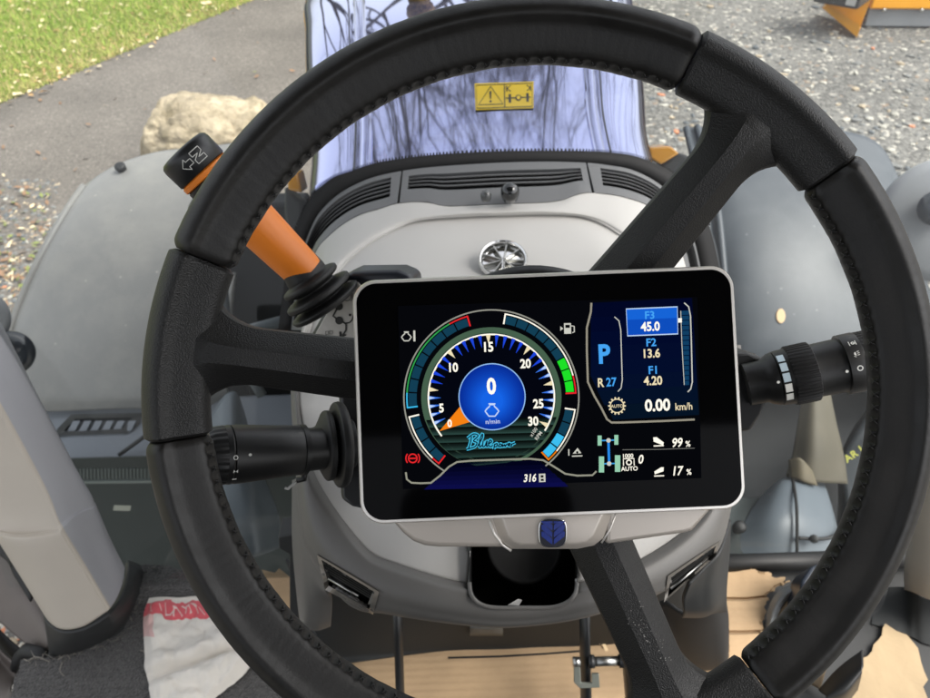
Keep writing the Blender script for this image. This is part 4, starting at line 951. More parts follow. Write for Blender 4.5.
mb.add([p + Vector((0, w * .0016, 0)) for p in sl_ for w in (-1, 1)], [(2 * i, 2 * i + 1, 2 * i + 3, 2 * i + 2) for i in range(3)]); mb.build('slit', matteblk, cs, normals=False)
mb = MB()
for q in ((602, 640, 606, 652), (598, 643, 603, 640), (330, 612, 326, 622)):
    a, b = Pz(q[0], q[1], fzm + .012), Pz(q[2], q[3], fzm + .006); s = (b - a).cross(Vector((0, 0, 1))).normalized() * .004
    mb = MB(); slab(mb, [a + s, b + s * .3, b - s, a - s * .6], Vector((0, 0, .0015))); mb.build('torn_flap', mat('torn_paper', H(216, 190, 150), .85), cs)
# creased strip on the right, three flat panels meeting in folds
def creased(name, label, cols, m, seed):
    mb = MB(); nv = len(cols); rows = []
    g = gridpts([[Pz(x, y, fzm + .006 + dz) for x, y, dz in r] for r in cols], 48, (nv - 1) * 10 + 1, True)
    for j, r in enumerate(g):
        for i, p in enumerate(r):
            e = 1 if i in (0, len(r) - 1) or j in (0, len(g) - 1) else 0
            r[i] = p + Vector((e * .013 * noise.noise(p * 120), e * .013 * noise.noise(p * 107 + Vector((5, 0, 0))), .004 * noise.noise(p * 16 + Vector((seed, 0, 0)))))
    sheet(mb, g, .004, toward=CAM); return mb.build(name, m, None, label, 'cardboard', sharp=25)
creased('creased_cardboard', 'creased strip of brown cardboard between the black cover and the accelerator pedal', [
    [(715, 562, .022), (731, 559, .022), (744, 566, .022), (766, 573, .022), (788, 581, .022)], [(717, 597, .016), (731, 597, .016), (745, 597, .016), (758, 596, .016), (767, 595, .016)], [(718, 599, .009), (731, 599, .009), (745, 599, .009), (758, 598, .009), (766, 597, .009)], [(719, 601.5, .019), (731, 601.5, .019), (745, 601.5, .019), (757, 600.5, .019), (765, 599.5, .019)],
    [(726, 631, .010), (735, 631, .010), (746, 630.5, .010), (754, 630, .010), (762, 629.5, .010)], [(726, 633, .003), (735, 633, .003), (746, 632.5, .003), (754, 632, .003), (762, 631.5, .003)], [(726, 635.5, .013), (735, 635.5, .013), (746, 635, .013), (754, 634.5, .013), (762, 634, .013)],
    [(727, 661, .005), (735, 661, .005), (746, 661, .005), (754, 660, .005), (762, 660, .005)], [(690, 666, .001), (712, 668, .001), (730, 665, .001), (750, 663, .001), (764, 663, .001)], [(690, 690, 0), (712, 690, 0), (730, 690, 0), (750, 690, 0), (770, 690, 0)]], card, 4)
floor_sheet('cardboard_offcut', 'pale torn cardboard piece right of the accelerator pedal', 'cardboard', [(884, 625), (895, 632), (908, 637), (914, 650), (920, 664), (926, 690), (932, 730), (900, 800), (820, 800), (846, 705), (858, 668)], fzm + .003, .004, mat('pale_cardboard', H(168, 147, 115), .8, bump=('noise', 40, .5, .004), var=(9, .16)), .006, 9)
# bit of cardboard left of the column
floor_sheet('cardboard_scrap', 'small scrap of cardboard showing left of the grey column leg', 'cardboard', [(262, 572), (276, 575), (280, 570), (286, 574), (292, 580), (300, 590), (300, 630), (284, 612), (272, 592)], fzm + .012, .004, card, .002, 6)
# ================================================================== pedals
pedm = mat('black_pedal_paint', H(30, 31, 32), .4, bump=('noise', 500, .15, .0005))
cp = thing('clutch_pedal', 'thin black clutch pedal arm standing below the column', 'pedal', P(400, 700, 1.0))
mb = MB(); tube(mb, [P(397, 605, .93), P(398.5, 640, .965), P(400, 690, .985), P(401, 740, .99)], [.006, .006, .0062, .0065], 8, flat=(1, 1.6)); mb.build('arm', pedm, cp)
mb = MB(); boxw(mb, (-.035, -.05, -.008), (.035, .03, .008), 0, Matrix.Translation(P(402, 760, .99))); mb.build('pad', rubber, cp, bevel=.003)
bp_ = thing('brake_pedals', 'pair of black brake pedal arms joined by a bright steel locking pin', 'pedals', P(605, 700, 1.0))
for (x0, x1) in ((584.5, 586), (625, 632)):
    mb = MB(); tube(mb, [P(x0, 606, .90), P(x0 + (x1 - x0) * .4, 650, .935), P(x1, 700, .96), P(x1 + 2, 760, .97)], [.0058, .0062, .0066, .0066], 8, flat=(1, 2.2)); mb.build('arm', pedm, bp_)
    mb = MB(); boxw(mb, (-.03, -.05, -.008), (.03, .03, .008), 0, Matrix.Translation(P(x1 + 2, 775, .97))); mb.build('pad', rubber, bp_, bevel=.003)
mb = MB(); pa, pb = P(573, 662, .925), P(632, 661, .925); d = (pb - pa)
tube(mb, [pa.lerp(pb, .0), pa.lerp(pb, .12)], .0062, 16); tube(mb, [pa.lerp(pb, .34), pa.lerp(pb, .80)], .0062, 16); lk = mb.build('locking_pin', steel, bp_)
mb = MB(); tube(mb, [pa.lerp(pb, .26), pa.lerp(pb, .36)], .0085, 16); mb.build('pin_collar', pedm, lk); mb = MB(); tube(mb, [pa.lerp(pb, .78), pa.lerp(pb, .90)], .0085, 16); mb.build('pin_collar', pedm, lk)
mb = MB(); slab(mb, PP([(574, 664, .928), (580, 664, .928), (581, 683, .928), (592, 684, .925), (592, 674, .925), (599, 674, .922), (600, 688, .922), (580, 689, .926), (574, 683, .928)]), Vector((0, .003, -.002))); mb.build('latch', mat('zinc_plate', H(124, 128, 120), .4, metal=.5, var=(40, .1)), bp_, bevel=.0008)
ap = thing('accelerator_pedal', 'black accelerator pedal with a brown treadle beside the creased cardboard', 'pedal', P(800, 640, 1.1))
lofts('pedal_surround', [[(760, 668, 1.14), (761, 640, 1.135), (768, 609, 1.13), (778, 592, 1.125), (796, 583, 1.12), (812, 585, 1.12)], [(766, 668, 1.12), (768, 640, 1.115), (774, 612, 1.11), (784, 597, 1.105), (798, 589, 1.10), (812, 590, 1.10)], [(773, 668, 1.135), (775, 640, 1.13), (781, 615, 1.125), (790, 602, 1.12), (801, 595, 1.115), (812, 596, 1.115)]], mat('pedal_grey', H(130, 134, 136), .4), ap)
lofts('treadle', [[(774, 640, 1.12), (778, 615, 1.115), (790, 598, 1.11), (806, 592, 1.105)], [(786, 668, 1.08), (794, 640, 1.08), (806, 618, 1.08), (822, 604, 1.08)], [(820, 690, 1.05), (828, 665, 1.05), (838, 640, 1.05), (850, 620, 1.05)]], mat('treadle_brown', H(132, 116, 94), .6, bump=('wave', 60, .3, .001)), ap)
mb = MB(); slab(mb, PP([(800, 604, 1.06), (802, 580, 1.07), (812, 566, 1.08), (828, 560, 1.085), (838, 563, 1.085), (846, 585, 1.06), (836, 602, 1.05), (818, 612, 1.045)]), Vector((0, .02, -.07))); mb.build('pedal_block', mat('block_slate', H(48, 54, 64), .35), ap, bevel=.006, seg=3)
lofts('pedal_lever', [[(818, 690, 1.03), (838, 668, 1.03), (862, 650, 1.03)], [(826, 700, 1.0), (846, 690, .995), (862, 672, 1.0)], [(806, 720, 1.05), (836, 716, 1.03), (858, 690, 1.03)]], pedm, ap)
# ================================================================== cloth on the mat
def cloth():
    nu, nv = 90, 110; g = []; uvs = []
    L_ = [(153, 602), (145, 628), (149, 650), (150, 672), (153, 700), (158, 740)]; R_ = [(208, 601), (236, 628), (262, 650), (246, 680), (216, 702), (200, 740)]
    lf = catmull([Pz(x, y, fzm) for x, y in L_], nv); rt = catmull([Pz(x, y, fzm) for x, y in R_], nv)
    A, B = Pz(158, 675, fzm), Pz(242, 649, fzm); ab = (B - A).normalized(); nn = Vector((-ab.y, ab.x, 0))
    for j in range(nv):
        r = []
        for i in range(nu):
            u, v = i / (nu - 1), j / (nv - 1); p = lf[j].lerp(rt[j], u)
            h = .020 + .012 * noise.noise(p * 14 + Vector((2, 1, 0))) + .009 * (abs(noise.noise(p * 30)) - .2) + .004 * noise.noise(p * 62) + .0022 * noise.noise(p * 120)
            e = min(u, 1 - u, v * 1.2) ; h *= min(1, .35 + e * 7)
            d = (p - A).dot(nn)
            h += .020 * math.exp(-(((d - .013)) / .014) ** 2) * (.35 + .65 * u) - .012 * math.exp(-(((d + .008)) / .008) ** 2)
            h += .010 * math.exp(-(((d + .030)) / .014) ** 2)
            p = p + Vector((.006 * noise.noise(p * 20 + Vector((7, 0, 0))), .006 * noise.noise(p * 22 + Vector((0, 9, 0))), max(.010, h) + .004))
            r.append(p)
        g.append(r)
    mb = MB(); sheet(mb, g, .0025)
    uv = [(i / (nu - 1), j / (nv - 1)) for j in range(nv) for i in range(nu)]
    m = mat('towel_cloth', H(226, 220, 210), .9, bump=('noise', 500, .5, .0012), var=(14, .05), sheen=.2)
    nt = m.node_tree; b = nt.nodes['Principled BSDF']; un = nt.nodes.new('ShaderNodeUVMap'); un.uv_map = 'UVMap'
    sp = nt.nodes.new('ShaderNodeSeparateXYZ'); nt.links.new(un.outputs[0], sp.inputs[0])
    ns = nt.nodes.new('ShaderNodeTexNoise'); ns.inputs['Scale'].default_value = 5; nt.links.new(un.outputs[0], ns.inputs['Vector'])
    def mth(op, a, b_):
        n = nt.nodes.new('ShaderNodeMath'); n.operation = op
        for q, x in enumerate((a, b_)):
            if isinstance(x, (int, float)): n.inputs[q].default_value = x
            else: nt.links.new(x, n.inputs[q])
        return n.outputs[0]
    vv = mth('ADD', sp.outputs['Y'], mth('MULTIPLY', mth('SUBTRACT', ns.outputs['Fac'], .5), .16))
    band = mth('MULTIPLY', mth('GREATER_THAN', vv, .035), mth('LESS_THAN', vv, .165))
    # white stitched lettering ghosting through the red band
    lt = nt.nodes.new('ShaderNodeTexVoronoi'); lt.feature = 'DISTANCE_TO_EDGE'; lt.inputs['Scale'].default_value = 11; nt.links.new(un.outputs[0], lt.inputs['Vector'])
    letter = mth('MULTIPLY', mth('LESS_THAN', lt.outputs['Distance'], .055), mth('MULTIPLY', mth('GREATER_THAN', vv, .07), mth('LESS_THAN', vv, .135)))
    side = mth('MULTIPLY', mth('LESS_THAN', sp.outputs['X'], mth('ADD', .10, mth('MULTIPLY', ns.outputs['Fac'], .08))), mth('MULTIPLY', mth('GREATER_THAN', vv, .1), mth('LESS_THAN', vv, .34)))
    msk = mth('ADD', mth('MULTIPLY', band, mth('SUBTRACT', 1.0, mth('MULTIPLY', letter, .8))), mth('MULTIPLY', side, .4))
    mx = nt.nodes.new('ShaderNodeMix'); mx.data_type = 'RGBA'; nt.links.new(mth('MINIMUM', msk, 1.0), mx.inputs[0])
    src = b.inputs['Base Color'].links[0].from_socket; nt.links.new(src, mx.inputs[6]); mx.inputs[7].default_value = H(218, 96, 104); nt.links.new(mx.outputs[2], b.inputs['Base Color'])
    mb.build('cloth', m, None, 'crumpled white towel with a red printed band lying on the carpet mat', 'cloth', uvs=uv + uv)
cloth()
# ================================================================== windscreen, door glass, unseen cab roof and sides added for shade
def glass_mat():
    m = bpy.data.materials.new('dusty_glass'); m.use_nodes = True; nt = m.node_tree
    for n in list(nt.nodes): nt.nodes.remove(n)
    o = nt.nodes.new('ShaderNodeOutputMaterial'); tr = nt.nodes.new('ShaderNodeBsdfTransparent'); gl = nt.nodes.new('ShaderNodeBsdfGlossy'); df = nt.nodes.new('ShaderNodeBsdfDiffuse')
    tr.inputs[0].default_value = (.93, .96, .95, 1); gl.inputs['Roughness'].default_value = .03; df.inputs[0].default_value = (.5, .51, .51, 1)
    fr = nt.nodes.new('ShaderNodeFresnel'); fr.inputs[0].default_value = 1.35
    m1 = nt.nodes.new('ShaderNodeMixShader'); nt.links.new(fr.outputs[0], m1.inputs[0]); nt.links.new(tr.outputs[0], m1.inputs[1]); nt.links.new(gl.outputs[0], m1.inputs[2])
    tc = nt.nodes.new('ShaderNodeTexCoord'); ns = nt.nodes.new('ShaderNodeTexNoise'); ns.inputs['Scale'].default_value = 4; ns.inputs['Detail'].default_value = 6; nt.links.new(tc.outputs['Object'], ns.inputs['Vector'])
    vo = nt.nodes.new('ShaderNodeTexVoronoi'); vo.inputs['Scale'].default_value = 160; nt.links.new(tc.outputs['Object'], vo.inputs['Vector'])
    c1 = nt.nodes.new('ShaderNodeMapRange'); c1.inputs[1].default_value = .35; c1.inputs[2].default_value = .75; c1.inputs[3].default_value = .003; c1.inputs[4].default_value = .03; nt.links.new(ns.outputs['Fac'], c1.inputs[0])
    c2 = nt.nodes.new('ShaderNodeMapRange'); c2.inputs[1].default_value = .10; c2.inputs[2].default_value = .16; c2.inputs[3].default_value = .08; c2.inputs[4].default_value = 0; nt.links.new(vo.outputs['Distance'], c2.inputs[0])
    mpn = nt.nodes.new('ShaderNodeMapping'); mpn.inputs['Rotation'].default_value = (0, R(-34), 0); mpn.inputs['Scale'].default_value = (16, 1, 1.6); nt.links.new(tc.outputs['Object'], mpn.inputs[0])
    n3 = nt.nodes.new('ShaderNodeTexNoise'); n3.inputs['Scale'].default_value = 1.0; n3.inputs['Detail'].default_value = 4; nt.links.new(mpn.outputs[0], n3.inputs['Vector'])
    c3 = nt.nodes.new('ShaderNodeMapRange'); c3.inputs[1].default_value = .56; c3.inputs[2].default_value = .78; c3.inputs[3].default_value = 0; c3.inputs[4].default_value = .06; nt.links.new(n3.outputs['Fac'], c3.inputs[0])
    a0_ = nt.nodes.new('ShaderNodeMath'); nt.links.new(c1.outputs[0], a0_.inputs[0]); nt.links.new(c3.outputs[0], a0_.inputs[1]); c1 = a0_
    ad = nt.nodes.new('ShaderNodeMath'); nt.links.new(c1.outputs[0], ad.inputs[0]); nt.links.new(c2.outputs[0], ad.inputs[1])
    m2 = nt.nodes.new('ShaderNodeMixShader'); nt.links.new(ad.outputs[0], m2.inputs[0]); nt.links.new(m1.outputs[0], m2.inputs[1]); nt.links.new(df.outputs[0], m2.inputs[2])
    nt.links.new(m2.outputs[0], o.inputs[0]); return m
GLASS = glass_mat()
wsn = thing('windscreen', 'dusty clear windscreen reaching from the cab floor up past the bonnet', 'windscreen', WS_O)
def wz(x, z): return Vector((x, WS_O.y + .475 * (z - WS_O.z), z))
mb = MB(); q = [wz(-.80, FZ + .005), wz(.80, FZ + .005), wz(.98, CAM.z + .45), wz(-.98, CAM.z + .45)]
mb.add(q, [(0, 1, 2, 3)], 0, False); mb.build('pane', GLASS, wsn, normals=False)
mb = MB(); a, b = wz(.22, FZ), wz(.82, FZ); tube(mb, [a + Vector((0, -.004, .012)), b + Vector((0, -.004, .012))], .016, 8); mb.build('lower_seal', rubber, wsn)
lofts('sill_strip', [[(700, 552, 1.26), (760, 555, 1.26), (840, 560, 1.27)], [(700, 561, 1.245), (760, 564, 1.245), (840, 568, 1.25)], [(700, 574, 1.23), (760, 578, 1.235), (840, 584, 1.23)]], darkgr, wsn, 12, 8)
roof = MB(); zr = CAM.z + .52
boxw(roof, (-.85, -.75, zr), (.85, .98, zr + .09))  # unseen roof, added so the cab interior lies in its shade
roof.build('unseen_cab_roof', mat('roof_lining', H(150, 150, 148), .8), None, 'unseen grey cab roof above the driver, added to shade the interior', 'roof', bevel=.02)
rw = MB(); boxw(rw, (-.85, -1.0, FZ), (.85, -.92, CAM.z - .25)); rw.build('unseen_bulkhead', darkgr, None, 'unseen dark bulkhead behind the driver, added to shade the cab', 'bulkhead', bevel=.01)  # out of view, added to keep light from the rear low
for s in (-1, 1):
    mb = MB(); boxw(mb, (s * .93 - .04, -1.0, FZ), (s * .93 + .04, -.1, CAM.z - .95))  # unseen side panels, added to shade the cab
    mb.build('unseen_door_panel', darkgr, None, 'unseen dark panel of the %s side door, added to shade the cab' % ('left' if s < 0 else 'right'), 'door panel', bevel=.01)

# unseen driver's seat, added behind the camera to shade the wheel and floor
seatm = mat('seat_fabric', H(44, 44, 46), .9, bump=('noise', 300, .5, .002), var=(40, .2))
ds_ = thing('unseen_seat', 'unseen dark driver seat with tall backrest, added to block light from behind', 'seat', Vector((.03, -.4, FZ)))
mb = MB(); boxw(mb, (-.25, -.62, FZ + .36), (.31, -.10, FZ + .50)); mb.build('seat_cushion', seatm, ds_, bevel=.05, seg=4)
mb = MB(); boxw(mb, (-.25, -.62, FZ + .45), (.31, -.48, FZ + 1.12), 0); mb.build('backrest', seatm, ds_, bevel=.05, seg=4)
mb = MB(); boxw(mb, (-.12, -.60, FZ + 1.12), (.18, -.50, FZ + 1.34)); mb.build('headrest', seatm, ds_, bevel=.04, seg=4)
mb = MB(); boxw(mb, (-.18, -.55, FZ - .01), (.24, -.18, FZ + .36)); mb.build('suspension', darkgr, ds_, bevel=.02)
mb = MB(); boxw(mb, (.34, -.62, FZ + .50), (.48, -.05, FZ + .66)); mb.build('armrest', seatm, ds_, bevel=.03, seg=3)
# ================================================================== outside: ground, road, grass
def ground_mat(name, base, chip, frac, scale, chips2=None, bumpd=.01, seed=0.0, leaf=None, con=1.0):
    m = bpy.data.materials.new(name); m.use_nodes = True; nt = m.node_tree; b = nt.nodes['Principled BSDF']; L = nt.links; b.inputs['Roughness'].default_value = .9
    tc = nt.nodes.new('ShaderNodeTexCoord'); vo = nt.nodes.new('ShaderNodeTexVoronoi'); vo.inputs['Scale'].default_value = scale; L.new(tc.outputs['Object'], vo.inputs['Vector'])
    sp = nt.nodes.new('ShaderNodeSeparateColor'); L.new(vo.outputs['Color'], sp.inputs[0])
    cr = nt.nodes.new('ShaderNodeValToRGB'); cr.color_ramp.interpolation = 'CONSTANT'; e = cr.color_ramp.elements
    e[0].color = tuple(c * (1 - .38 * con) for c in base[:3]) + (1,); e[0].position = 0; e[1].color = base; e[1].position = .28
    x = e.new(.55); x.color = tuple(c * (1 + .3 * con) for c in base[:3]) + (1,); x = e.new(1 - frac); x.color = chip
    if leaf: x = e.new(.985); x.color = leaf
    L.new(sp.outputs[0], cr.inputs[0])
    n = nt.nodes.new('ShaderNodeTexNoise'); n.inputs['Scale'].default_value = .9; n.inputs['Detail'].default_value = 8; L.new(tc.outputs['Object'], n.inputs['Vector'])
    mp = nt.nodes.new('ShaderNodeMapRange'); mp.inputs[1].default_value = .3; mp.inputs[2].default_value = .7; mp.inputs[3].default_value = .78; mp.inputs[4].default_value = 1.2; L.new(n.outputs['Fac'], mp.inputs[0])
    mx = nt.nodes.new('ShaderNodeMix'); mx.data_type = 'RGBA'; mx.blend_type = 'MULTIPLY'; mx.inputs[0].default_value = 1; L.new(cr.outputs[0], mx.inputs[6])
    cb = nt.nodes.new('ShaderNodeCombineColor'); [L.new(mp.outputs[0], cb.inputs[i]) for i in range(3)]; L.new(cb.outputs[0], mx.inputs[7]); L.new(mx.outputs[2], b.inputs['Base Color'])
    bp = nt.nodes.new('ShaderNodeBump'); bp.inputs['Distance'].default_value = bumpd; bp.inputs['Strength'].default_value = .8; bp.invert = True; L.new(vo.outputs['Distance'], bp.inputs['Height']); L.new(bp.outputs[0], b.inputs['Normal'])
    return m
gm = ground_mat('yard_gravel', H(104, 102, 97), H(160, 155, 145), .09, 30, bumpd=.02, leaf=H(134, 116, 98), con=.75)
mb = MB(); mb.add([Vector(p) for p in ((-120, -60, 0), (120, -60, 0), (120, 160, 0), (-120, 160, 0))], [(0, 1, 2, 3)], 0, False); mb.build('ground', gm, None, kind='structure', normals=False)
# road: left of the bonnet, running away to the upper right
A, B = Pz(0, 104, 0), Pz(258, -2, 0); rd_ = (B - A).normalized()
rm = ground_mat('road_asphalt', H(104, 98, 91), H(134, 128, 119), .05, 90, bumpd=.003, con=.55)
nr = Vector((rd_.y, -rd_.x, 0))
mb = MB(); o1 = A - rd_ * 14; o2 = A + rd_ * 60; w_ = 3.9
mb.add([o1 + Vector((0, 0, .004)), o2 + Vector((0, 0, .004)), o2 + nr * w_ + Vector((0, 0, .004)), o1 + nr * w_ + Vector((0, 0, .004))], [(0, 1, 2, 3)], 0, False); mb.build('road', rm, None, kind='structure', normals=False)
grm = mat('lawn_soil', H(112, 122, 58), .95, bump=('noise', 30, .6, .02), var=(2.5, .25))
mb = MB(); mb.add([o1 + Vector((0, 0, .008)), o1 - nr * 40 + Vector((0, 0, .008)), o2 - nr * 40 + Vector((0, 0, .008)), o2 + Vector((0, 0, .008))], [(0, 1, 2, 3)], 0, False); mb.build('lawn', grm, None, kind='structure', normals=False)
rd = random.Random(21)
gmats = [mat('grass_green', H(122, 152, 48), .8), mat('grass_pale', H(164, 174, 84), .8), mat('grass_straw', H(182, 164, 112), .85), mat('fallen_leaf', H(214, 196, 160), .85)]
mb = MB(); vs, fs, ms = [], [], []
V0 = Vector((0, 0, 0))
for k in range(62000):
    px = rd.uniform(-30, 330); py = rd.uniform(-40, 112)
    p = Pz(px, py, .008)
    d = (p - A).dot(-nr)
    if d < -.05 * rd.random() or p.y > 26: continue
    pale = noise.noise(p * .9) * .5 + .5
    edge = math.exp(-d / .5)
    h = rd.uniform(.025, .075) * (1 - .45 * edge); w = rd.uniform(.003, .007); a = rd.uniform(0, 6.28); l = rd.uniform(.2, 1.2) * h
    s = Vector((math.cos(a) * w, math.sin(a) * w, 0)); b = rd.uniform(0, 6.28); t = Vector((math.cos(b) * l, math.sin(b) * l, h))
    mi = 0 if rd.random() < .62 - edge * .35 - .25 * pale else (1 if rd.random() < .62 - .3 * edge else 2)
    mb.add([p - s, p + s, p + t], [(0, 1, 2)], mi, False)
mb.build('grass', gmats, None, 'short green grass with straw patches along the road edge', None, kind='stuff', normals=False)
mb = MB()
for k in range(620):
    px = rd.uniform(-20, 300); py = rd.uniform(-30, 112); p = Pz(px, py, .03)
    d = (p - A).dot(-nr)
    if d < -.25: continue
    r = rd.uniform(.018, .05); a = rd.uniform(0, 6.28); tl = Vector((rd.uniform(-.5, .5), rd.uniform(-.5, .5), 1)).normalized(); x, y, z = frame_from(tl)
    c, s = math.cos(a), math.sin(a); e1 = x * c + y * s; e2 = y * c - x * s
    mb.add([p + e1 * r, p + e2 * r * .5 + tl * .008, p - e1 * r, p - e2 * r * .5 + tl * .008], [(0, 1, 2), (0, 2, 3)], rd.choice((0, 0, 1)), False)
mb.build('fallen_leaves', [gmats[3], mat('leaf_tan', H(176, 142, 96), .85)], None, 'pale dry leaves scattered over the grass', None, kind='stuff', normals=False)
# loose stones on the yard to the right and at far left
smats = [mat('stone_grey', H(118, 118, 115), .85), mat('stone_pale', H(172, 168, 157), .85), mat('stone_warm', H(160, 146, 124), .85), mat('stone_dark', H(92, 96, 98), .85), mat('stone_rust', H(190, 126, 92), .85)]
bmi = bmesh.new(); bmesh.ops.create_icosphere(bmi, subdivisions=1, radius=1); iv = [v.co.copy() for v in bmi.verts]; jf = [tuple(v.index for v in f.verts) for f in bmi.faces]; bmi.free()
mb = MB()
def stone(p, r, mi):
    a = rd.uniform(0, 6.28); c, s = math.cos(a), math.sin(a); sx, sy, sz = r * rd.uniform(.8, 1.5), r * rd.uniform(.6, 1), r * rd.uniform(.35, .6)
    vs = []
    for v in iv:
        q = 1 + rd.uniform(-.22, .22); x, y, z = v.x * sx * q, v.y * sy * q, v.z * sz * q
        vs.append(p + Vector((x * c - y * s, x * s + y * c, z + sz * .4)))
    mb.add(vs, jf, mi, False)
for k in range(3000):
    px, py = rd.uniform(560, 960), rd.uniform(-30, 250) ; p = Pz(px, py, 0)
    if rd.random() > 14 / (p - CAM).length_squared + .25: continue
    r = rd.choice((.012, .016, .02, .02, .026, .034)) * rd.uniform(.7, 1.25)
    mb.add([], []); stone(p, r, rd.choices(range(5), (30, 40, 14, 15, 1.5))[0])
for k in range(1100):
    px, py = rd.uniform(-60, 60), rd.uniform(180, 330); p = Pz(px, py, 0); stone(p, rd.uniform(.008, .022), rd.choices(range(5), (34, 8, 26, 30, 2))[0])
for k in range(500):
    px, py = rd.uniform(-40, 40), rd.uniform(600, 720); p = Pz(px, py, 0); stone(p, rd.uniform(.008, .02), rd.choices(range(5), (20, 40, 20, 10, 10))[0])
mb.build('loose_gravel', smats, None, 'loose pale and grey stones over the gravel yard', None, kind='stuff', normals=False)
mb = MB()
for k in range(900):
    if k < 520: px, py = rd.uniform(-60, 50), rd.uniform(185, 330)
    else: px, py = rd.uniform(0, 320), rd.uniform(40, 260)
    if k >= 520 and rd.random() > .25: continue
    p = Pz(px, py, .012 + .02 * rd.random()); r = rd.uniform(.012, .035); a = rd.uniform(0, 6.28); tl = Vector((rd.uniform(-.6, .6), rd.uniform(-.6, .6), 1)).normalized(); x, y, z = frame_from(tl)
    c, s = math.cos(a), math.sin(a); e1 = x * c + y * s; e2 = y * c - x * s
    mb.add([p + e1 * r, p + e2 * r * .5, p - e1 * r, p - e2 * r * .5], [(0, 1, 2), (0, 2, 3)], rd.choice((0, 1, 1, 2)), False)
mb.build('leaf_litter', [gmats[3], mat('leaf_brown', H(132, 104, 80), .85), mat('leaf_green', H(120, 128, 70), .85)], None, 'brown leaf litter on the gravel beside the road', None, kind='stuff', normals=False)
# boulder
bm = bmesh.new(); bmesh.ops.create_icosphere(bm, subdivisions=5, radius=1)
c0 = Pz(216, 152, .12); rw = (Pz(276, 130, .2) - Pz(150, 130, .2)).length / 2
for v in bm.verts:
    q = v.co.copy(); n1 = noise.fractal(q * 1.3 + Vector((3, 1, 4)), 1.0, 2.0, 5) - .5 * max(0, .12 - abs(noise.noise(q * 2.1 + Vector((8, 2, 1))))) / .12; q2 = Vector((q.x, q.y, max(q.z, -.7)))
    q2 = Vector((math.copysign(abs(q2.x) ** .8, q2.x), math.copysign(abs(q2.y) ** .85, q2.y), math.copysign(abs(q2.z) ** .7, q2.z)))
    v.co = c0 + Vector((q2.x * rw * .98, q2.y * rw * .72, q2.z * .30 + .10)) * 1.0 + (q * (.075 * n1 + .022 * noise.noise(q * 9)))
bm.verts.index_update(); mb = MB(); mb.add([v.co.copy() for v in bm.verts], [tuple(v.index for v in f.verts) for f in bm.faces]); bm.free()
bo = mat('boulder_stone', H(172, 158, 134), .9, bump=('noise', 18, .9, .03), var=(5, .35))
nt = bo.node_tree; b = nt.nodes['Principled BSDF']; src = b.inputs['Base Color'].links[0].from_socket
n2 = nt.nodes.new('ShaderNodeTexNoise'); n2.inputs['Scale'].default_value = 7; n2.inputs['Detail'].default_value = 9; n2.inputs['Roughness'].default_value = .7; tc = [n for n in nt.nodes if n.type == 'TEX_COORD'][0]; nt.links.new(tc.outputs['Object'], n2.inputs['Vector'])
cr = nt.nodes.new('ShaderNodeValToRGB'); cr.color_ramp.elements[0].position = .42; cr.color_ramp.elements[1].position = .62; nt.links.new(n2.outputs['Fac'], cr.inputs[0])
mx = nt.nodes.new('ShaderNodeMix'); mx.data_type = 'RGBA'; nt.links.new(cr.outputs[0], mx.inputs[0]); nt.links.new(src, mx.inputs[6]); mx.inputs[7].default_value = H(134, 122, 98); nt.links.new(mx.outputs[2], b.inputs['Base Color'])
mb.build('boulder', bo, None, 'large pale lichen speckled boulder at the road side', 'boulder')
# ================================================================== orange implement at the far right
def gp_(px, py, z=0.0): return Pz(px, py, z)
imp = thing('orange_mower', 'orange mower deck with grey side flap parked on the gravel', 'mower', gp_(870, 26))
opaint = mat('orange_machine_paint', H(255, 172, 8), .5, coat=.1, var=(4, .06)); gflap = mat('grey_flap', H(128, 130, 132), .6, var=(5, .06))
f0, f1 = gp_(864, 28), gp_(985, 29); dx = (f1 - f0).normalized(); up = Vector((0, 0, 1)); bk = Vector((-dx.y, dx.x, 0))
if bk.y < 0: bk = -bk
def ip(a, b, c): return f0 + dx * a + bk * b + up * c
W2 = 2.1
mb = MB(); slab(mb, [ip(0, 0, .02), ip(W2, 0, .02), ip(W2, .02, .19), ip(0, .02, .19)], bk * .02); mb.build('side_flap', gflap, imp, bevel=.006)
mb = MB(); slab(mb, [ip(-.02, -.03, .19), ip(W2, -.03, .19), ip(W2, -.03, .34), ip(-.02, -.03, .34)], bk * 1.2); mb.build('deck', opaint, imp, bevel=.02)
for i in range(6):
    mb = MB(); revolve(mb, ip(.12 + i * .36, -.03, .185), -bk, [(0, .020), (.012, .018), (.016, .010)], 12); mb.build('bolt', steel, imp)
mb = MB(); t0, t1, t2 = gp_(822, 9), gp_(857, 37), gp_(864, 12)
slab(mb, [ip(-.03, -.02, .30), ip(-.03, .02, .02), gp_(857, 37, .02), gp_(822, 10, .05) + up * .02, gp_(826, 4, .22)], bk * .03); mb.build('pointed_shield', opaint, imp, bevel=.008)
mb = MB(); q0 = gp_(812, 2, .30); q1 = gp_(857, 10, .30); dq = (q1 - q0).normalized()
slab(mb, [q0, q1, q1 + up * .30, q0 + up * .30], Vector((-dq.y, dq.x, 0)) * .5); mb.build('gear_case', mat('case_black', H(52, 50, 48), .5), imp, bevel=.02)
mb = MB(); e = (CAM - q1); e.z = 0; e.normalize(); qa = q1 - dq * .12 - Vector((-dq.y, dq.x, 0)) * .006
slab(mb, [qa + up * .03, qa + dq * .09 + up * .03, qa + dq * .09 + up * .28, qa + up * .28], Vector((-dq.y, dq.x, 0)) * .003); mb.build('case_label', cream, imp)
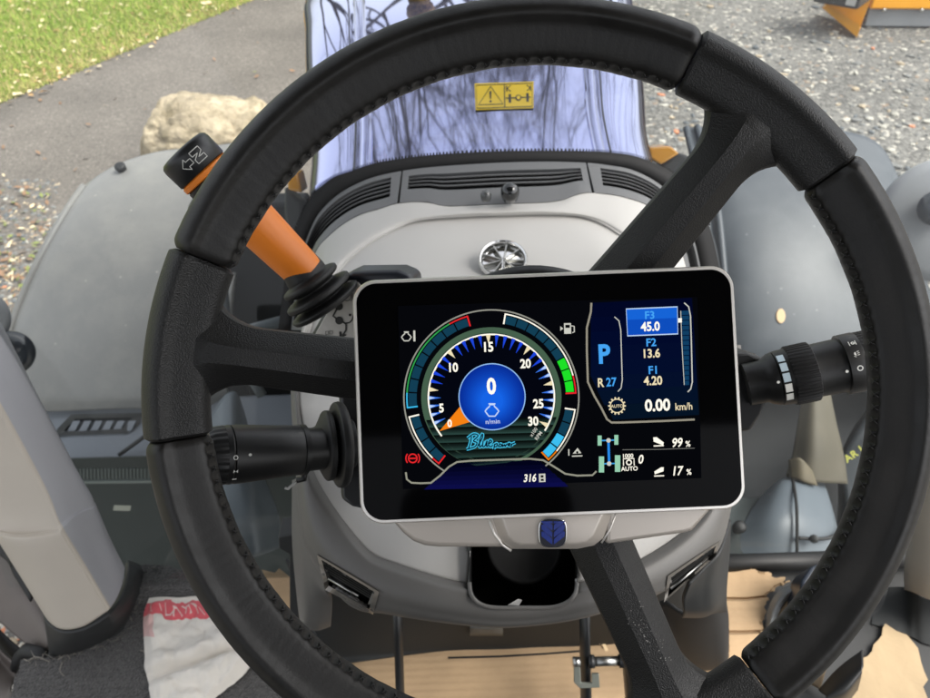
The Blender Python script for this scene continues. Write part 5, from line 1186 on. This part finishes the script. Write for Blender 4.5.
# ================================================================== bonnet
hood = thing('bonnet', 'glossy dark blue bonnet reflecting the pale sky and bare branches', 'bonnet', Vector((.03, 1.5, CAM.z - .5)))
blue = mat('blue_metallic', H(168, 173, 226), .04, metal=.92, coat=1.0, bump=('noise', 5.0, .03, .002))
XC = Py(482, 160, 1.02).x
HP = [(0, 0), (.25, -.0015), (.48, -.005), (.66, -.011), (.73, -.012), (.82, -.019), (.90, -.028), (.955, -.038), (.985, -.050), (.998, -.075), (1.003, -.14), (1.004, -.46)]
HR = [(.955, .269, -.489), (1.12, .286, -.484), (1.3, .318, -.478), (1.5, .350, -.470), (1.7, .380, -.470), (1.95, .42, -.482), (2.3, .435, -.51), (2.7, .42, -.56), (2.95, .37, -.62), (3.05, .33, -.72)]
def hood_pt(s, yy):
    """s in -1..1 across, yy along the tractor"""
    for a, b in zip(HR, HR[1:]):
        if yy <= b[0]: w = (yy - a[0]) / (b[0] - a[0]); break
    else: a, b, w = HR[-2], HR[-1], 1
    w2 = w; hb = a[1] + (b[1] - a[1]) * w2; zt = a[2] + (b[2] - a[2]) * w2
    q = abs(s) * (len(HP) - 1); i = min(int(q), len(HP) - 2); f_ = q - i
    x = HP[i][0] + (HP[i + 1][0] - HP[i][0]) * f_; z = HP[i][1] + (HP[i + 1][1] - HP[i][1]) * f_
    return Vector((XC + math.copysign(x, s) * hb, yy, CAM.z + zt + z))
rows = []
for (yy, hb, zt) in HR:
    sec = [Vector((XC - x * hb, yy, CAM.z + zt + z)) for x, z in reversed(HP)] + [Vector((XC + x * hb, yy, CAM.z + zt + z)) for x, z in HP[1:]]
    rows.append(sec)
gH = gridpts(rows, 139, 120); mb = MB(); sheet(mb, gH, .004)
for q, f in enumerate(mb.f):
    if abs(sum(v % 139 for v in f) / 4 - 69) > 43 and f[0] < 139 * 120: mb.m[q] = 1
mb.build('bonnet_shell', [blue, mat('blue_side_shade', H(12, 14, 52), .3, metal=.0, coat=.1, spec=.35)], hood)  # one paint: pale copy for sky reflection, dark copy for sides reflecting ground
def hood_at(i, j): return gH[j][i]
def hoodline(i, j0, j1, rr, nm, m, par=hood, di=0):
    mb = MB(); tube(mb, [gH[j][i] + Vector((0, 0, -rr * .45)) for j in range(j0, j1)], rr, 6); return mb.build(nm, m, par)
navy = mat('seam_navy', H(24, 26, 52), .4)
ci = 69
for s in (-1, 1): hoodline(ci + s * 24, 0, 118, .0022, 'panel_seam', navy)
for s in (-1, 1):
    mb = MB(); i = ci + s * 53; off = Vector((s * .0015, -.0, .001)); sheet(mb, [[gH[j][i] + off for j in range(0, 118)], [gH[j][i + s * 1] + off for j in range(0, 118)]], .0008, toward=CAM + Vector((s * 6, 0, 3))); mb.build('pinstripe', opaint, hood)
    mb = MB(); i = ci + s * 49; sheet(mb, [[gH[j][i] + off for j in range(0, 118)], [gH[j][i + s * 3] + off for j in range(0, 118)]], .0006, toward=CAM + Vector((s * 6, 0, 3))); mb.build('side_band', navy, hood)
# raised centre ridges of the lid
for s in (-1, 1):
    mb = MB(); i = ci + s * 18; n = 60; jr = range(0, 118)
    sheet(mb, [[gH[j][i - s * 1] + Vector((0, 0, .0002)) for j in jr], [gH[j][i] + Vector((0, 0, .006)) for j in jr], [gH[j][i + s * 2] + Vector((0, 0, .0045)) for j in jr], [gH[j][i + s * 3] + Vector((0, 0, .0002)) for j in jr]], .001); mb.build('lid_ridge', blue, hood)
hz = CAM.z - .4795
def hsrf(x, y, h):
    p = Pz(x, y, hz)
    for _ in range(4):
        yy = p.y; z = hz
        for a, b in zip(HR, HR[1:]):
            if a[0] <= yy <= b[0]:
                w = (yy - a[0]) / (b[0] - a[0]); hb = a[1] + (b[1] - a[1]) * w; s = abs(p.x - XC) / hb
                z = CAM.z + a[2] + (b[2] - a[2]) * w - .0045 * min(1, s / .48) ** 1.6
        p = Pz(x, y, z)
    p.z += .0022 + .0004 * h; return p
k = Ink(hsrf); yl = mat('sticker_yellow', H(255, 212, 0), .55)
k.poly([(474.6, 84.6), (533.6, 82.6), (533.4, 109.2), (475.6, 111.2)], yl, 0)
k.line([(476.2, 86.4), (532.2, 84.4), (532, 107.8), (477, 109.6)], .8, black_ink, 1, True); k.line([(504.4, 85.4), (504.8, 108.8)], .8, black_ink, 1)
k.line([(478.6, 106.2), (490.6, 87.6), (503, 105.2)], 1.1, black_ink, 1, True); k.poly([(489.4, 92.4), (491.6, 92.4), (491.1, 100), (490, 100)], black_ink, 1); k.disc(490.6, 102.6, 1.1, black_ink, 1, 12)
k.line([(506, 99.4), (530.5, 98.4)], 1.0, black_ink, 1); k.poly([(508.6, 95.4), (511, 95.3), (511.2, 104), (508.8, 104)], black_ink, 1); k.poly([(526.2, 94.4), (528.6, 94.3), (528.8, 103), (526.4, 103)], black_ink, 1)
k.disc(518.4, 99, 3.0, black_ink, 1, 20); k.disc(518.4, 99, 1.9, yl, 2, 20)
k.line([(506.6, 86.6), (506.8, 93)], .9, black_ink, 1); k.line([(510.6, 86.6), (507, 89.8), (510.8, 92.6)], .9, black_ink, 1); k.line([(530.4, 86), (530.6, 92)], .9, black_ink, 1); k.line([(526.6, 86.2), (530.2, 89), (526.8, 92)], .9, black_ink, 1)
st = k.build('warning_sticker', hood)
kb = Py(420, 12, 1.72); mb = MB()
kp = Vector((kb.x, kb.y, CAM.z - .47)); bmk = bmesh.new(); bmesh.ops.create_uvsphere(bmk, u_segments=24, v_segments=16, radius=.034)
for v in bmk.verts: v.co = kp + Vector((0, 0, .030)) + v.co * (1 + .10 * noise.noise(v.co * 90)) * (1.0)
bmk.verts.index_update(); mb.add([v.co.copy() for v in bmk.verts], [tuple(v.index for v in f.verts) for f in bmk.faces]); bmk.free()
revolve(mb, kp - Vector((0, 0, .01)), Vector((0, 0, 1)), [(0, .028), (.03, .022), (.036, .02)], 24)
kn = mat('bronze_speckle', H(132, 104, 58), .6, var=(120, .6)); mb.build('bonnet_knob', kn, hood)
# engine block and frame below the bonnet, a dark mass
dark = mat('chassis_dark', H(26, 28, 30), .65, var=(5, .25)); dark2 = mat('chassis_green_grey', H(58, 64, 64), .6, var=(6, .2))
eng = thing('engine_frame', 'dark engine bay and chassis frame below the blue bonnet', 'chassis', Vector((XC, 1.6, .5)))
mb = MB(); boxw(mb, (XC - .36, 1.06, .45), (XC + .36, 2.8, CAM.z - .78)); mb.build('engine_block', dark, eng, bevel=.03)
mb = MB(); boxw(mb, (XC - .27, 1.00, CAM.z - 1.75), (XC + .27, 1.06, CAM.z - .66)); mb.build('bulkhead_plate', dark2, eng, bevel=.01)
for (xa, xb) in ((-1.0, -.66), (.60, 1.2)):
    mb = MB(); boxw(mb, (xa, 1.52, .45), (xb, 1.57, CAM.z - 1.20)); mb.build('side_plate', dark, eng, bevel=.01)
for (xa, xb) in ((-.66, -.37), (.44, .60)):
    mb = MB(); boxw(mb, (xa, 1.50, .45), (xb, 1.56, CAM.z - .86)); mb.build('side_plate', dark, eng, bevel=.01)
mb = MB(); tube(mb, catmull([P(222, 258, 1.30), P(224, 300, 1.32), P(232, 345, 1.35), P(262, 395, 1.4)], 20), .010, 8); mb.build('pipe', mat('pipe_grey', H(92, 98, 102), .5), eng); mb = MB(); tube(mb, [P(200, 352, 1.45), P(250, 330, 1.40), P(295, 318, 1.36)], .012, 8); mb.build('pipe', mat('pipe_grey', H(92, 98, 102), .5), eng)
# indicator lamps on their brackets
lens = mat('amber_lens', H(255, 172, 20), .2, coat=.6)
for (pts, br, lab, t) in (([(286, 176), (291, 172), (297, 172), (302, 193), (296, 192), (288, 190)], [(284, 186), (297, 198), (302, 200), (304, 240), (292, 250), (284, 215)], 'amber indicator lamp on the dark bracket left of the bonnet', 1.16),
                          ([(649, 147.5), (671, 146), (680, 153.5), (661, 165), (650, 158)], [(660, 166), (678, 152), (690, 156), (704, 196), (690, 206), (668, 184)], 'amber indicator lamp on the dark bracket right of the bonnet', 1.20)):
    il = thing('indicator_lamp', lab, 'indicator lamp', P(pts[0][0], pts[0][1], t + .05))
    mb = MB(); slab(mb, [P(x, y, t) for x, y in pts], Vector((0, .05, -.02))); mb.build('lens', lens, il, bevel=.004, seg=3)
    mb = MB(); slab(mb, [P(x, y, t + .03) for x, y in br], Vector((0, .04, -.02))); mb.build('bracket', darkgr, il, bevel=.006, seg=3)
mb = MB(); wb = P(312, 73, 1.9); tube(mb, [P(312, 92, 1.9), P(314, 74, 1.9), P(313, 57, 1.9)], .004, 6); mb.build('whisker_rod', cream, None, 'thin white marker rod standing beside the left of the bonnet', 'marker rod')
# ================================================================== mudguards
fend2 = mat('mudguard_blue_grey', H(58, 64, 70), .45, bump=('noise', 300, .02, .0006), var=(2.5, .08), rvar=.05)
fend = mat('mudguard_plastic', H(134, 133, 130), .40, bump=('noise', 500, .08, .001), var=(2.5, .05), rvar=.05)
for fm_ in (fend, fend2):     # dust specks and a film of dirt
    nt = fm_.node_tree; b = nt.nodes['Principled BSDF']; tc = [n for n in nt.nodes if n.type == 'TEX_COORD'][0]; src = b.inputs['Base Color'].links[0].from_socket
    vo = nt.nodes.new('ShaderNodeTexVoronoi'); vo.inputs['Scale'].default_value = 34; nt.links.new(tc.outputs['Object'], vo.inputs['Vector'])
    sc = nt.nodes.new('ShaderNodeSeparateColor'); nt.links.new(vo.outputs['Color'], sc.inputs[0])
    mr = nt.nodes.new('ShaderNodeMapRange'); mr.inputs[1].default_value = .06; mr.inputs[2].default_value = .14; mr.inputs[3].default_value = 1; mr.inputs[4].default_value = 0; nt.links.new(vo.outputs['Distance'], mr.inputs[0])
    gt = nt.nodes.new('ShaderNodeMath'); gt.operation = 'GREATER_THAN'; gt.inputs[1].default_value = .72; nt.links.new(sc.outputs[0], gt.inputs[0])
    mu = nt.nodes.new('ShaderNodeMath'); mu.operation = 'MULTIPLY'; nt.links.new(mr.outputs[0], mu.inputs[0]); nt.links.new(gt.outputs[0], mu.inputs[1])
    n2 = nt.nodes.new('ShaderNodeTexNoise'); n2.inputs['Scale'].default_value = 9; n2.inputs['Detail'].default_value = 10; n2.inputs['Roughness'].default_value = .7; nt.links.new(tc.outputs['Object'], n2.inputs['Vector'])
    m2 = nt.nodes.new('ShaderNodeMapRange'); m2.inputs[1].default_value = .45; m2.inputs[2].default_value = .75; m2.inputs[3].default_value = 0; m2.inputs[4].default_value = .35; nt.links.new(n2.outputs['Fac'], m2.inputs[0])
    mx_ = nt.nodes.new('ShaderNodeMath'); mx_.operation = 'MAXIMUM'; nt.links.new(mu.outputs[0], mx_.inputs[0]); nt.links.new(m2.outputs[0], mx_.inputs[1])
    mx = nt.nodes.new('ShaderNodeMix'); mx.data_type = 'RGBA'; nt.links.new(mx_.outputs[0], mx.inputs[0]); nt.links.new(src, mx.inputs[6]); mx.inputs[7].default_value = H(172, 168, 158) if fm_ is fend else H(96, 100, 104); nt.links.new(mx.outputs[2], b.inputs['Base Color'])
def fender(name, label, rows, m=fend, group=None, th=.012):
    t = thing(name, label, 'mudguard', PP(rows[len(rows) // 2])[len(rows[0]) // 2], group)
    g = gridpts([PP(r) for r in rows], 60, 60); mb = MB(); sheet(mb, g, th); mb.build('panel', m, t)
    return t, g
lf, g = fender('mudguard', 'large dusty grey front mudguard left of the steering wheel with a curved outer edge', [
  [(300, 128, 2.05), (250, 140, 2.04), (200, 147, 2.02), (160, 151, 2.0), (125, 161, 1.99), (100, 174, 1.98), (84, 186, 1.98)],
  [(285, 150, 2.0), (245, 160, 1.98), (195, 170, 1.95), (150, 178, 1.93), (110, 192, 1.92), (82, 202, 1.92), (66, 212, 1.92)],
  [(262, 200, 1.93), (235, 210, 1.90), (185, 225, 1.87), (135, 235, 1.85), (90, 245, 1.84), (55, 252, 1.84), (40, 258, 1.85)],
  [(242, 250, 1.88), (220, 265, 1.84), (170, 285, 1.80), (120, 295, 1.79), (75, 302, 1.79), (36, 306, 1.80), (18, 308, 1.82)],
  [(233, 310, 1.84), (210, 320, 1.80), (165, 335, 1.77), (115, 345, 1.76), (70, 350, 1.76), (26, 352, 1.77), (4, 352, 1.79)],
  [(228, 380, 1.82), (205, 386, 1.79), (165, 389, 1.765), (115, 391, 1.76), (70, 393, 1.76), (26, 395, 1.765), (-10, 398, 1.78)],
  [(228, 402, 1.84), (205, 406, 1.80), (165, 408, 1.78), (115, 409, 1.775), (70, 411, 1.775), (26, 412, 1.78), (-10, 414, 1.79)]])
mb = MB(); tube(mb, [g[j][-1] for j in range(60)], .010, 8); mb.build('rolled_edge', fend, lf)
mb = MB(); o = P(120, 166.5, 1.955); revolve(mb, o, Vector((0, -.45, 1)), [(-.012, .013), (.003, .015), (.006, .010)], 24); mb.build('cap_plug', darkgr, lf)
mb = MB(); tube(mb, catmull([P(232, 256, 1.84), P(236, 262, 1.84), P(230, 300, 1.80), P(229, 340, 1.80)], 20), .007, 8); mb.build('edge_bead', fend, lf)
rf_, g = fender('mudguard', 'large blue grey front mudguard right of the steering wheel with a raised inner rib', [
  [(686, 128, 2.05), (720, 126, 2.03), (780, 126, 2.02), (840, 130, 2.02), (880, 145, 2.02), (905, 190, 2.0)],
  [(694, 160, 1.98), (730, 160, 1.95), (785, 162, 1.94), (840, 168, 1.94), (885, 190, 1.95), (915, 235, 1.95)],
  [(705, 205, 1.91), (740, 208, 1.87), (790, 215, 1.85), (845, 225, 1.85), (895, 250, 1.86), (930, 290, 1.88)],
  [(712, 260, 1.86), (745, 268, 1.81), (795, 275, 1.79), (850, 290, 1.79), (905, 315, 1.80), (945, 345, 1.82)],
  [(718, 330, 1.82), (748, 335, 1.78), (798, 345, 1.76), (855, 355, 1.76), (910, 375, 1.77), (955, 395, 1.79)],
  [(721, 372, 1.82), (750, 377, 1.79), (800, 384, 1.775), (856, 390, 1.775), (912, 405, 1.785), (960, 420, 1.80)]], fend2)
mb = MB(); tube(mb, [g[j][4] + Vector((0, -.004, .004)) for j in range(60)], .010, 8); mb.build('inner_rib', fend2, rf_); mb = MB(); tube(mb, [g[j][0] for j in range(60)], .010, 8); mb.build('inner_edge', fend2, rf_)
mb = MB(); sheet(mb, gridpts([PP(r) for r in [[(690, 215, 1.62), (703, 250, 1.62), (712, 300, 1.64), (716, 350, 1.66)], [(700, 205, 1.75), (716, 245, 1.75), (724, 300, 1.75), (730, 350, 1.75)]]], 20, 8), .02); mb.build('inner_lip', mat('lip_dark', H(44, 48, 52), .5), rf_)
_fb = BVHTree.FromPolygons([tuple(p) for r in g for p in r], [(j * 60 + i, j * 60 + i + 1, (j + 1) * 60 + i + 1, (j + 1) * 60 + i) for j in range(59) for i in range(59)])
mb = MB(); o = Pl(781, 315, P(781, 315, 1.775), -_f); sl_ = []
for i in range(14):
    a = 2 * math.pi * i / 14; d_ = ray(781 + 4.6 * math.cos(a), 316 + 7.4 * math.sin(a)).normalized(); h_ = _fb.ray_cast(CAM, d_)[0]; sl_.append(h_ - d_ * .004)
slab(mb, sl_, Vector((0, .004, -.003))); mb.build('seed', mat('dry_seed', H(206, 176, 138), .8), None, 'small pale dry seed lying on the right mudguard', 'seed', bevel=.001)
# inner lower panels seen through the glass on the right
lwr = thing('underbody_cover', 'pale blue grey moulded cover with a dark seam behind the windscreen foot', 'cover', P(790, 530, 1.5))
cov = mat('cover_blue_grey', H(88, 96, 103), .45, var=(5, .08))
lofts('cover_shell', [[(735, 556, 1.50), (770, 558, 1.48), (800, 559, 1.48), (845, 562, 1.50)], [(742, 525, 1.54), (772, 520, 1.50), (802, 520, 1.50), (838, 530, 1.53)], [(758, 500, 1.60), (778, 492, 1.56), (802, 492, 1.56), (830, 500, 1.60)], [(776, 482, 1.66), (785, 478, 1.63), (805, 479, 1.63), (824, 484, 1.66)], [(782, 482, 1.78), (790, 478, 1.78), (805, 478, 1.78), (818, 482, 1.78)]], cov, lwr)
lofts('side_plate', [[(722, 556, 1.50), (730, 556, 1.50), (748, 558, 1.49)], [(724, 520, 1.56), (735, 522, 1.55), (756, 520, 1.54)], [(728, 490, 1.66), (745, 498, 1.64), (768, 496, 1.62)]], dark2, lwr)
mb = MB(); tube(mb, catmull([P(793, 479, 1.60), P(796, 500, 1.515), P(797, 520, 1.485), P(797, 560, 1.462)], 20), .0035, 6); mb.build('seam', matteblk, lwr)
mb = MB(); tube(mb, catmull([P(797, 538, 1.475), P(815, 539, 1.475), P(832, 537, 1.49), P(846, 526, 1.52), P(856, 508, 1.56)], 24), .0042, 6); mb.build('cable', rubber, lwr)
mb = MB(); o = P(814, 539, 1.468); revolve(mb, o, (CAM - o).normalized(), [(-.006, .009), (.004, .009), (.006, .006)], 16); mb.build('cable_clip', darkgr, lwr)
mb = MB(); o = P(740, 527, 1.50); revolve(mb, o, Vector((0, -.4, 1)), [(-.02, .012), (.002, .014), (.006, .008)], 16, squash=1); mb.build('plug', rubber, lwr)
bst = thing('beige_reflection', 'beige reflection in the windscreen built as a tapering solid below the right light stalk', 'reflection', P(810, 460, 1.6))  # solid shape standing in for a beige reflection in the glass
lofts('reflection_body', [[(806, 380, 1.66), (815, 380, 1.64), (828, 380, 1.66)], [(798, 420, 1.65), (816, 420, 1.62), (836, 420, 1.65)], [(792, 455, 1.64), (816, 455, 1.60), (844, 455, 1.64)], [(786, 475, 1.63), (812, 482, 1.60), (848, 484, 1.63)]], mat('reflection_tint', H(76, 71, 58), .7, var=(12, .15)), bst, 20, 24, .02)
lofts('reflection_foot', [[(788, 460, 1.61), (800, 458, 1.59), (812, 470, 1.59)], [(790, 478, 1.60), (804, 482, 1.58), (818, 486, 1.59)]], mat('reflection_foot', H(88, 80, 62), .7, var=(20, .2)), bst, 10, 8, .01)
hs_ = thing('front_tyre', 'dark tyre with faint yellow lettering behind the right mudguard', 'tyre', P(850, 500, 1.8))
lofts('sidewall', [[(700, 320, 2.0), (780, 330, 1.98), (840, 340, 1.97), (890, 340, 1.95), (940, 350, 1.95)], [(720, 470, 1.92), (780, 480, 1.90), (840, 480, 1.88), (890, 470, 1.86), (930, 470, 1.86)], [(718, 570, 1.90), (780, 580, 1.88), (840, 580, 1.86), (890, 580, 1.84), (940, 580, 1.84)]], mat('tyre_rubber', H(18, 22, 26), .7, var=(6, .2)), hs_, 30, 20, .05)
lofts('tread_block', [[(838, 465, 1.72), (860, 428, 1.72), (884, 398, 1.72)], [(846, 500, 1.70), (872, 480, 1.70), (900, 450, 1.70)], [(846, 556, 1.68), (880, 556, 1.68), (910, 540, 1.68)]], mat('tread_rubber', H(34, 40, 45), .65), hs_, 14, 14, .05)
k = Ink(lambda x, y, h: P(x, y, 1.695)); yk = mat('tyre_yellow', H(150, 150, 60), .7)
for i, ch in enumerate('AR18E6'):
    k.text(ch, 848 + i * 6.4, 458 - i * 4.2 - .12 * i * i, 7.5, yk, 0, rot=36, bold=.03)
k.build('tyre_lettering', hs_)
# white housing with a dark lens at the far right, the same at the far left
wl = mat('lamp_white', H(164, 166, 168), .35); dl_ = mat('lamp_dark', H(44, 50, 56), .15, coat=.6)
for (c, r0, lc, r1, t, lab) in (((945, 220), 62, (937, 208), 17, 1.72, 'pale rounded work lamp housing with a dark oval lens at the right'), ((-24, 318), 30, (10, 353), 23, 1.35, 'pale rounded work lamp with a dark round lens beside the left pillar')):
    wk = thing('work_lamp', lab, 'work lamp', P(c[0], c[1] + r0, t + .03))
    o = P(c[0], c[1], t); rr = r0 * t / FPX; mb = MB(); revolve(mb, o, (CAM - o).normalized(), [(-rr * .9, rr * .7), (-rr * .35, rr * .98), (0, rr), (rr * .12, rr * .96), (rr * .2, rr * .8), (rr * .22, rr * .3)], 48); mb.build('housing', wl, wk)
    o = P(lc[0], lc[1], t - .06 if t > 1.5 else t + .02); rr = r1 * t / FPX; mb = MB(); revolve(mb, o, (CAM - o).normalized(), [(-rr, rr * .9), (-.01, rr), (0, rr * .96), (.004, rr * .6), (.005, rr * .2)], 40); mb.build('lens', dl_, wk)
# ================================================================== step box at lower left, seen through the glass
sb_ = thing('step_box', 'grey tool box with a slotted tray vent below the left mudguard', 'tool box', P(130, 470, 1.72))
zt = CAM.z - 1.30; X0, X1 = -1.12, -.36
boxm = mat('box_grey', H(118, 123, 130), .45, var=(4, .06))
mb = MB(); boxw(mb, (X0, 1.085, zt - .9), (X1, 1.30, zt)); mb.build('box_body', boxm, sb_, bevel=.015, seg=3)
def bz(x, y, h=0.0): return Pz(x, y, zt + h)
vt = MB()
O_ = [bz(x, y, .004) for x, y in ((71, 414.5), (142, 413), (140, 423), (127, 433.5), (53, 436.5), (58, 428))]; I_ = [bz(x, y, .012) for x, y in ((76, 419), (132, 417.5), (130, 423.5), (121, 429), (64, 432), (66, 428))]
vt.add(O_ + I_, [(i, (i + 1) % 6, 6 + (i + 1) % 6, 6 + i) for i in range(6)]); fr_ = vt.build('tray_rim', darkgr, sb_, bevel=.002)
mb = MB(); slab(mb, [bz(x, y, .002) for x, y in ((74, 417), (137, 416), (134, 425), (124, 431), (58, 434), (62, 427))], Vector((0, 0, .0015))); mb.build('tray_floor', mat('tray_dark', H(50, 54, 58), .6), fr_)
for i in range(6):
    x = 68 + i * 11.2; mb = MB(); slab(mb, [bz(x, 432.0, .003), bz(x + 7.5, 431.6, .003), bz(x + 12.5, 421.5, .012), bz(x + 5.5, 421.8, .012)], Vector((0, 0, .003))); mb.build('tray_slat', boxm, fr_)
mb = MB(); tube(mb, [bz(119, 455, .01), bz(135, 443.5, .03), bz(160, 425, .06)], .005, 8); mb.build('pull_rod', darkgr, sb_)
fy = 1.085 - .004
def fp(x, y, h=0.0): return Py(x, y, fy - h)
mb = MB(); slab(mb, [fp(62, 459, .002), fp(298, 452, .002), fp(298, 620, .002), fp(62, 640, .002)], Vector((0, .003, 0))); lp_ = mb.build('lower_panel', mat('panel_green_grey', H(58, 64, 63), .4, var=(3, .12)), sb_)
mb = MB()
for i in range(44):
    x = 72 + i * 3.6; slab(mb, [fp(x, 469 - i * .02, .004), fp(x + 1.9, 469 - i * .02, .004), fp(x + 2.1, 480 - i * .02, .004), fp(x + .1, 480 - i * .02, .004)], Vector((0, .003, 0)))
mb.build('ribbing', mat('rib_grey', H(98, 106, 104), .5), lp_)
mb = MB(); slab(mb, [fp(78, 481.6, .006), fp(232, 480, .006), fp(232, 482.4, .006), fp(78, 484, .006)], Vector((0, .004, 0))); mb.build('ledge', mat('ledge_grey', H(128, 136, 132), .5), lp_)
mb = MB(); slab(mb, [fp(114, 505.5, .003), fp(131, 506, .003), fp(130, 511, .003), fp(113, 510.5, .003)], Vector((0, .002, 0))); mb.build('small_label', mat('label_grey', H(176, 178, 166), .6), lp_)
mb = MB(); tube(mb, [bz(66, 396, .012), bz(80, 396, .012), bz(95, 395, .012), bz(112, 394, .012)], .004, 6); mb.build('hinge_pin', darkgr, sb_)
mb = MB(); slab(mb, [bz(45, 423, .006), bz(50, 423, .006), bz(47.5, 427.5, .006)], Vector((0, 0, .002))); mb.build('warning_mark', yl, sb_)
fb = thing('fuel_filler', 'pale blue grey tank shoulder and windscreen reflection in one shape between the left stalk and the column', 'tank', P(250, 500, 1.5))
lofts('tank_and_reflection', [[(205, 425, 1.66), (222, 398, 1.66), (236, 392, 1.68), (244, 410, 1.72)], [(205, 470, 1.58), (225, 455, 1.56), (240, 450, 1.58), (258, 460, 1.66)], [(205, 520, 1.50), (230, 510, 1.48), (255, 508, 1.50), (279, 515, 1.6)], [(215, 560, 1.47), (240, 560, 1.45), (262, 555, 1.47), (280, 548, 1.56)]], mat('tank_grey', H(104, 112, 118), .4, var=(5, .08)), fb)  # lower part carries the hazy windscreen reflection in its shape and colour
# ================================================================== bare trees ahead, seen as reflections in the bonnet
bark = mat('bark', H(58, 52, 44), .9, bump=('noise', 20, .6, .02))
def bare_tree(x, y, hgt, seed, label):
    rdm = random.Random(seed); t = thing('bare_tree', label, 'tree', Vector((x, y, 0)), 'bare trees ahead of the tractor'); tr = MB(); cw = MB()
    def grow(p, d, L, r, lev):
        pts = [p]; q = p
        for i in range(4):
            d = (d + Vector((rdm.uniform(-1, 1), rdm.uniform(-1, 1), rdm.uniform(-.4, .8))) * .16).normalized(); q = q + d * L / 4; pts.append(q)
        tube(tr if lev == 0 else cw, pts, [r * (1 - .11 * i) for i in range(5)], 6 if lev < 2 else 4, cap=False)
        if lev >= 7 or r < .0025: return
        for i in range(rdm.choice((2, 3, 3)) if lev else 5):
            k = rdm.choice((2, 3, 4, 4)); a = rdm.uniform(0, 6.28); s = rdm.uniform(.5, 1.0)
            x_, y_, z_ = frame_from(d); nd = (d + (x_ * math.cos(a) + y_ * math.sin(a)) * s).normalized()
            grow(pts[k], nd, L * rdm.uniform(.62, .84), r * .57, lev + 1)
    grow(Vector((x, y, -.05)), Vector((0, 0, 1)), hgt * .34, hgt * .013, 0)
    tr.build('trunk', bark, t, normals=False); cw.build('crown', bark, t, normals=False)
bare_tree(.5, 13.5, 12.5, 4, 'bare tree with spreading branches reflected in the middle of the bonnet')
bare_tree(-4.2, 15.5, 13, 9, 'tall bare tree ahead and to the left, reflected in the bonnet')
bare_tree(4.6, 16.5, 13, 15, 'tall bare tree ahead and to the right, reflected in the bonnet')
# ================================================================== camera, light, render settings
cd = bpy.data.cameras.new('camera'); cam = bpy.data.objects.new('camera', cd); COL.objects.link(cam)
M = Matrix((_r, _u, -_f)).transposed().to_4x4(); M.translation = CAM; cam.matrix_world = M
cd.sensor_fit = 'HORIZONTAL'; cd.sensor_width = 36.0; cd.lens = 36.0 * FPX / 930.0; cd.clip_start = 0.01; cd.clip_end = 500
cd.dof.use_dof = True; cd.dof.focus_distance = 0.40; cd.dof.aperture_fstop = 17.0
SC.camera = cam
SUN_EL, SUN_AZ = R(56), R(108)      # azimuth measured from straight ahead towards the right
w = bpy.data.worlds.new('World'); SC.world = w; w.use_nodes = True; nt = w.node_tree
bg = nt.nodes['Background']; sky = nt.nodes.new('ShaderNodeTexSky'); sky.sky_type = 'NISHITA'; sky.sun_disc = False
sky.sun_elevation = SUN_EL; sky.sun_rotation = SUN_AZ; sky.dust_density = 4.0; sky.air_density = 1.0
hs = nt.nodes.new('ShaderNodeHueSaturation'); hs.inputs['Saturation'].default_value = 0.22
nt.links.new(sky.outputs[0], hs.inputs['Color']); nt.links.new(hs.outputs[0], bg.inputs['Color']); bg.inputs['Strength'].default_value = 0.15
sl = bpy.data.lights.new('sun', 'SUN'); sl.energy = 1.2; sl.angle = R(30); sl.color = (1, .95, .87)
so_ = bpy.data.objects.new('sun', sl); COL.objects.link(so_)
sd = Vector((math.sin(SUN_AZ) * math.cos(SUN_EL), math.cos(SUN_AZ) * math.cos(SUN_EL), math.sin(SUN_EL)))
so_.rotation_euler = sd.to_track_quat('Z', 'Y').to_euler(); so_.location = (3, 6, 12)
vs_ = SC.view_settings; vs_.view_transform = 'Standard'; vs_.look = 'None'; vs_.gamma = 1.0; vs_.use_curve_mapping = False; vs_.exposure = EXPOSURE
SC.render.engine = 'CYCLES'; SC.cycles.use_denoising = True; SC.cycles.max_bounces = 8; SC.cycles.transparent_max_bounces = 12
SC.cycles.caustics_reflective = False; SC.cycles.caustics_refractive = False; SC.cycles.sample_clamp_indirect = 6.0
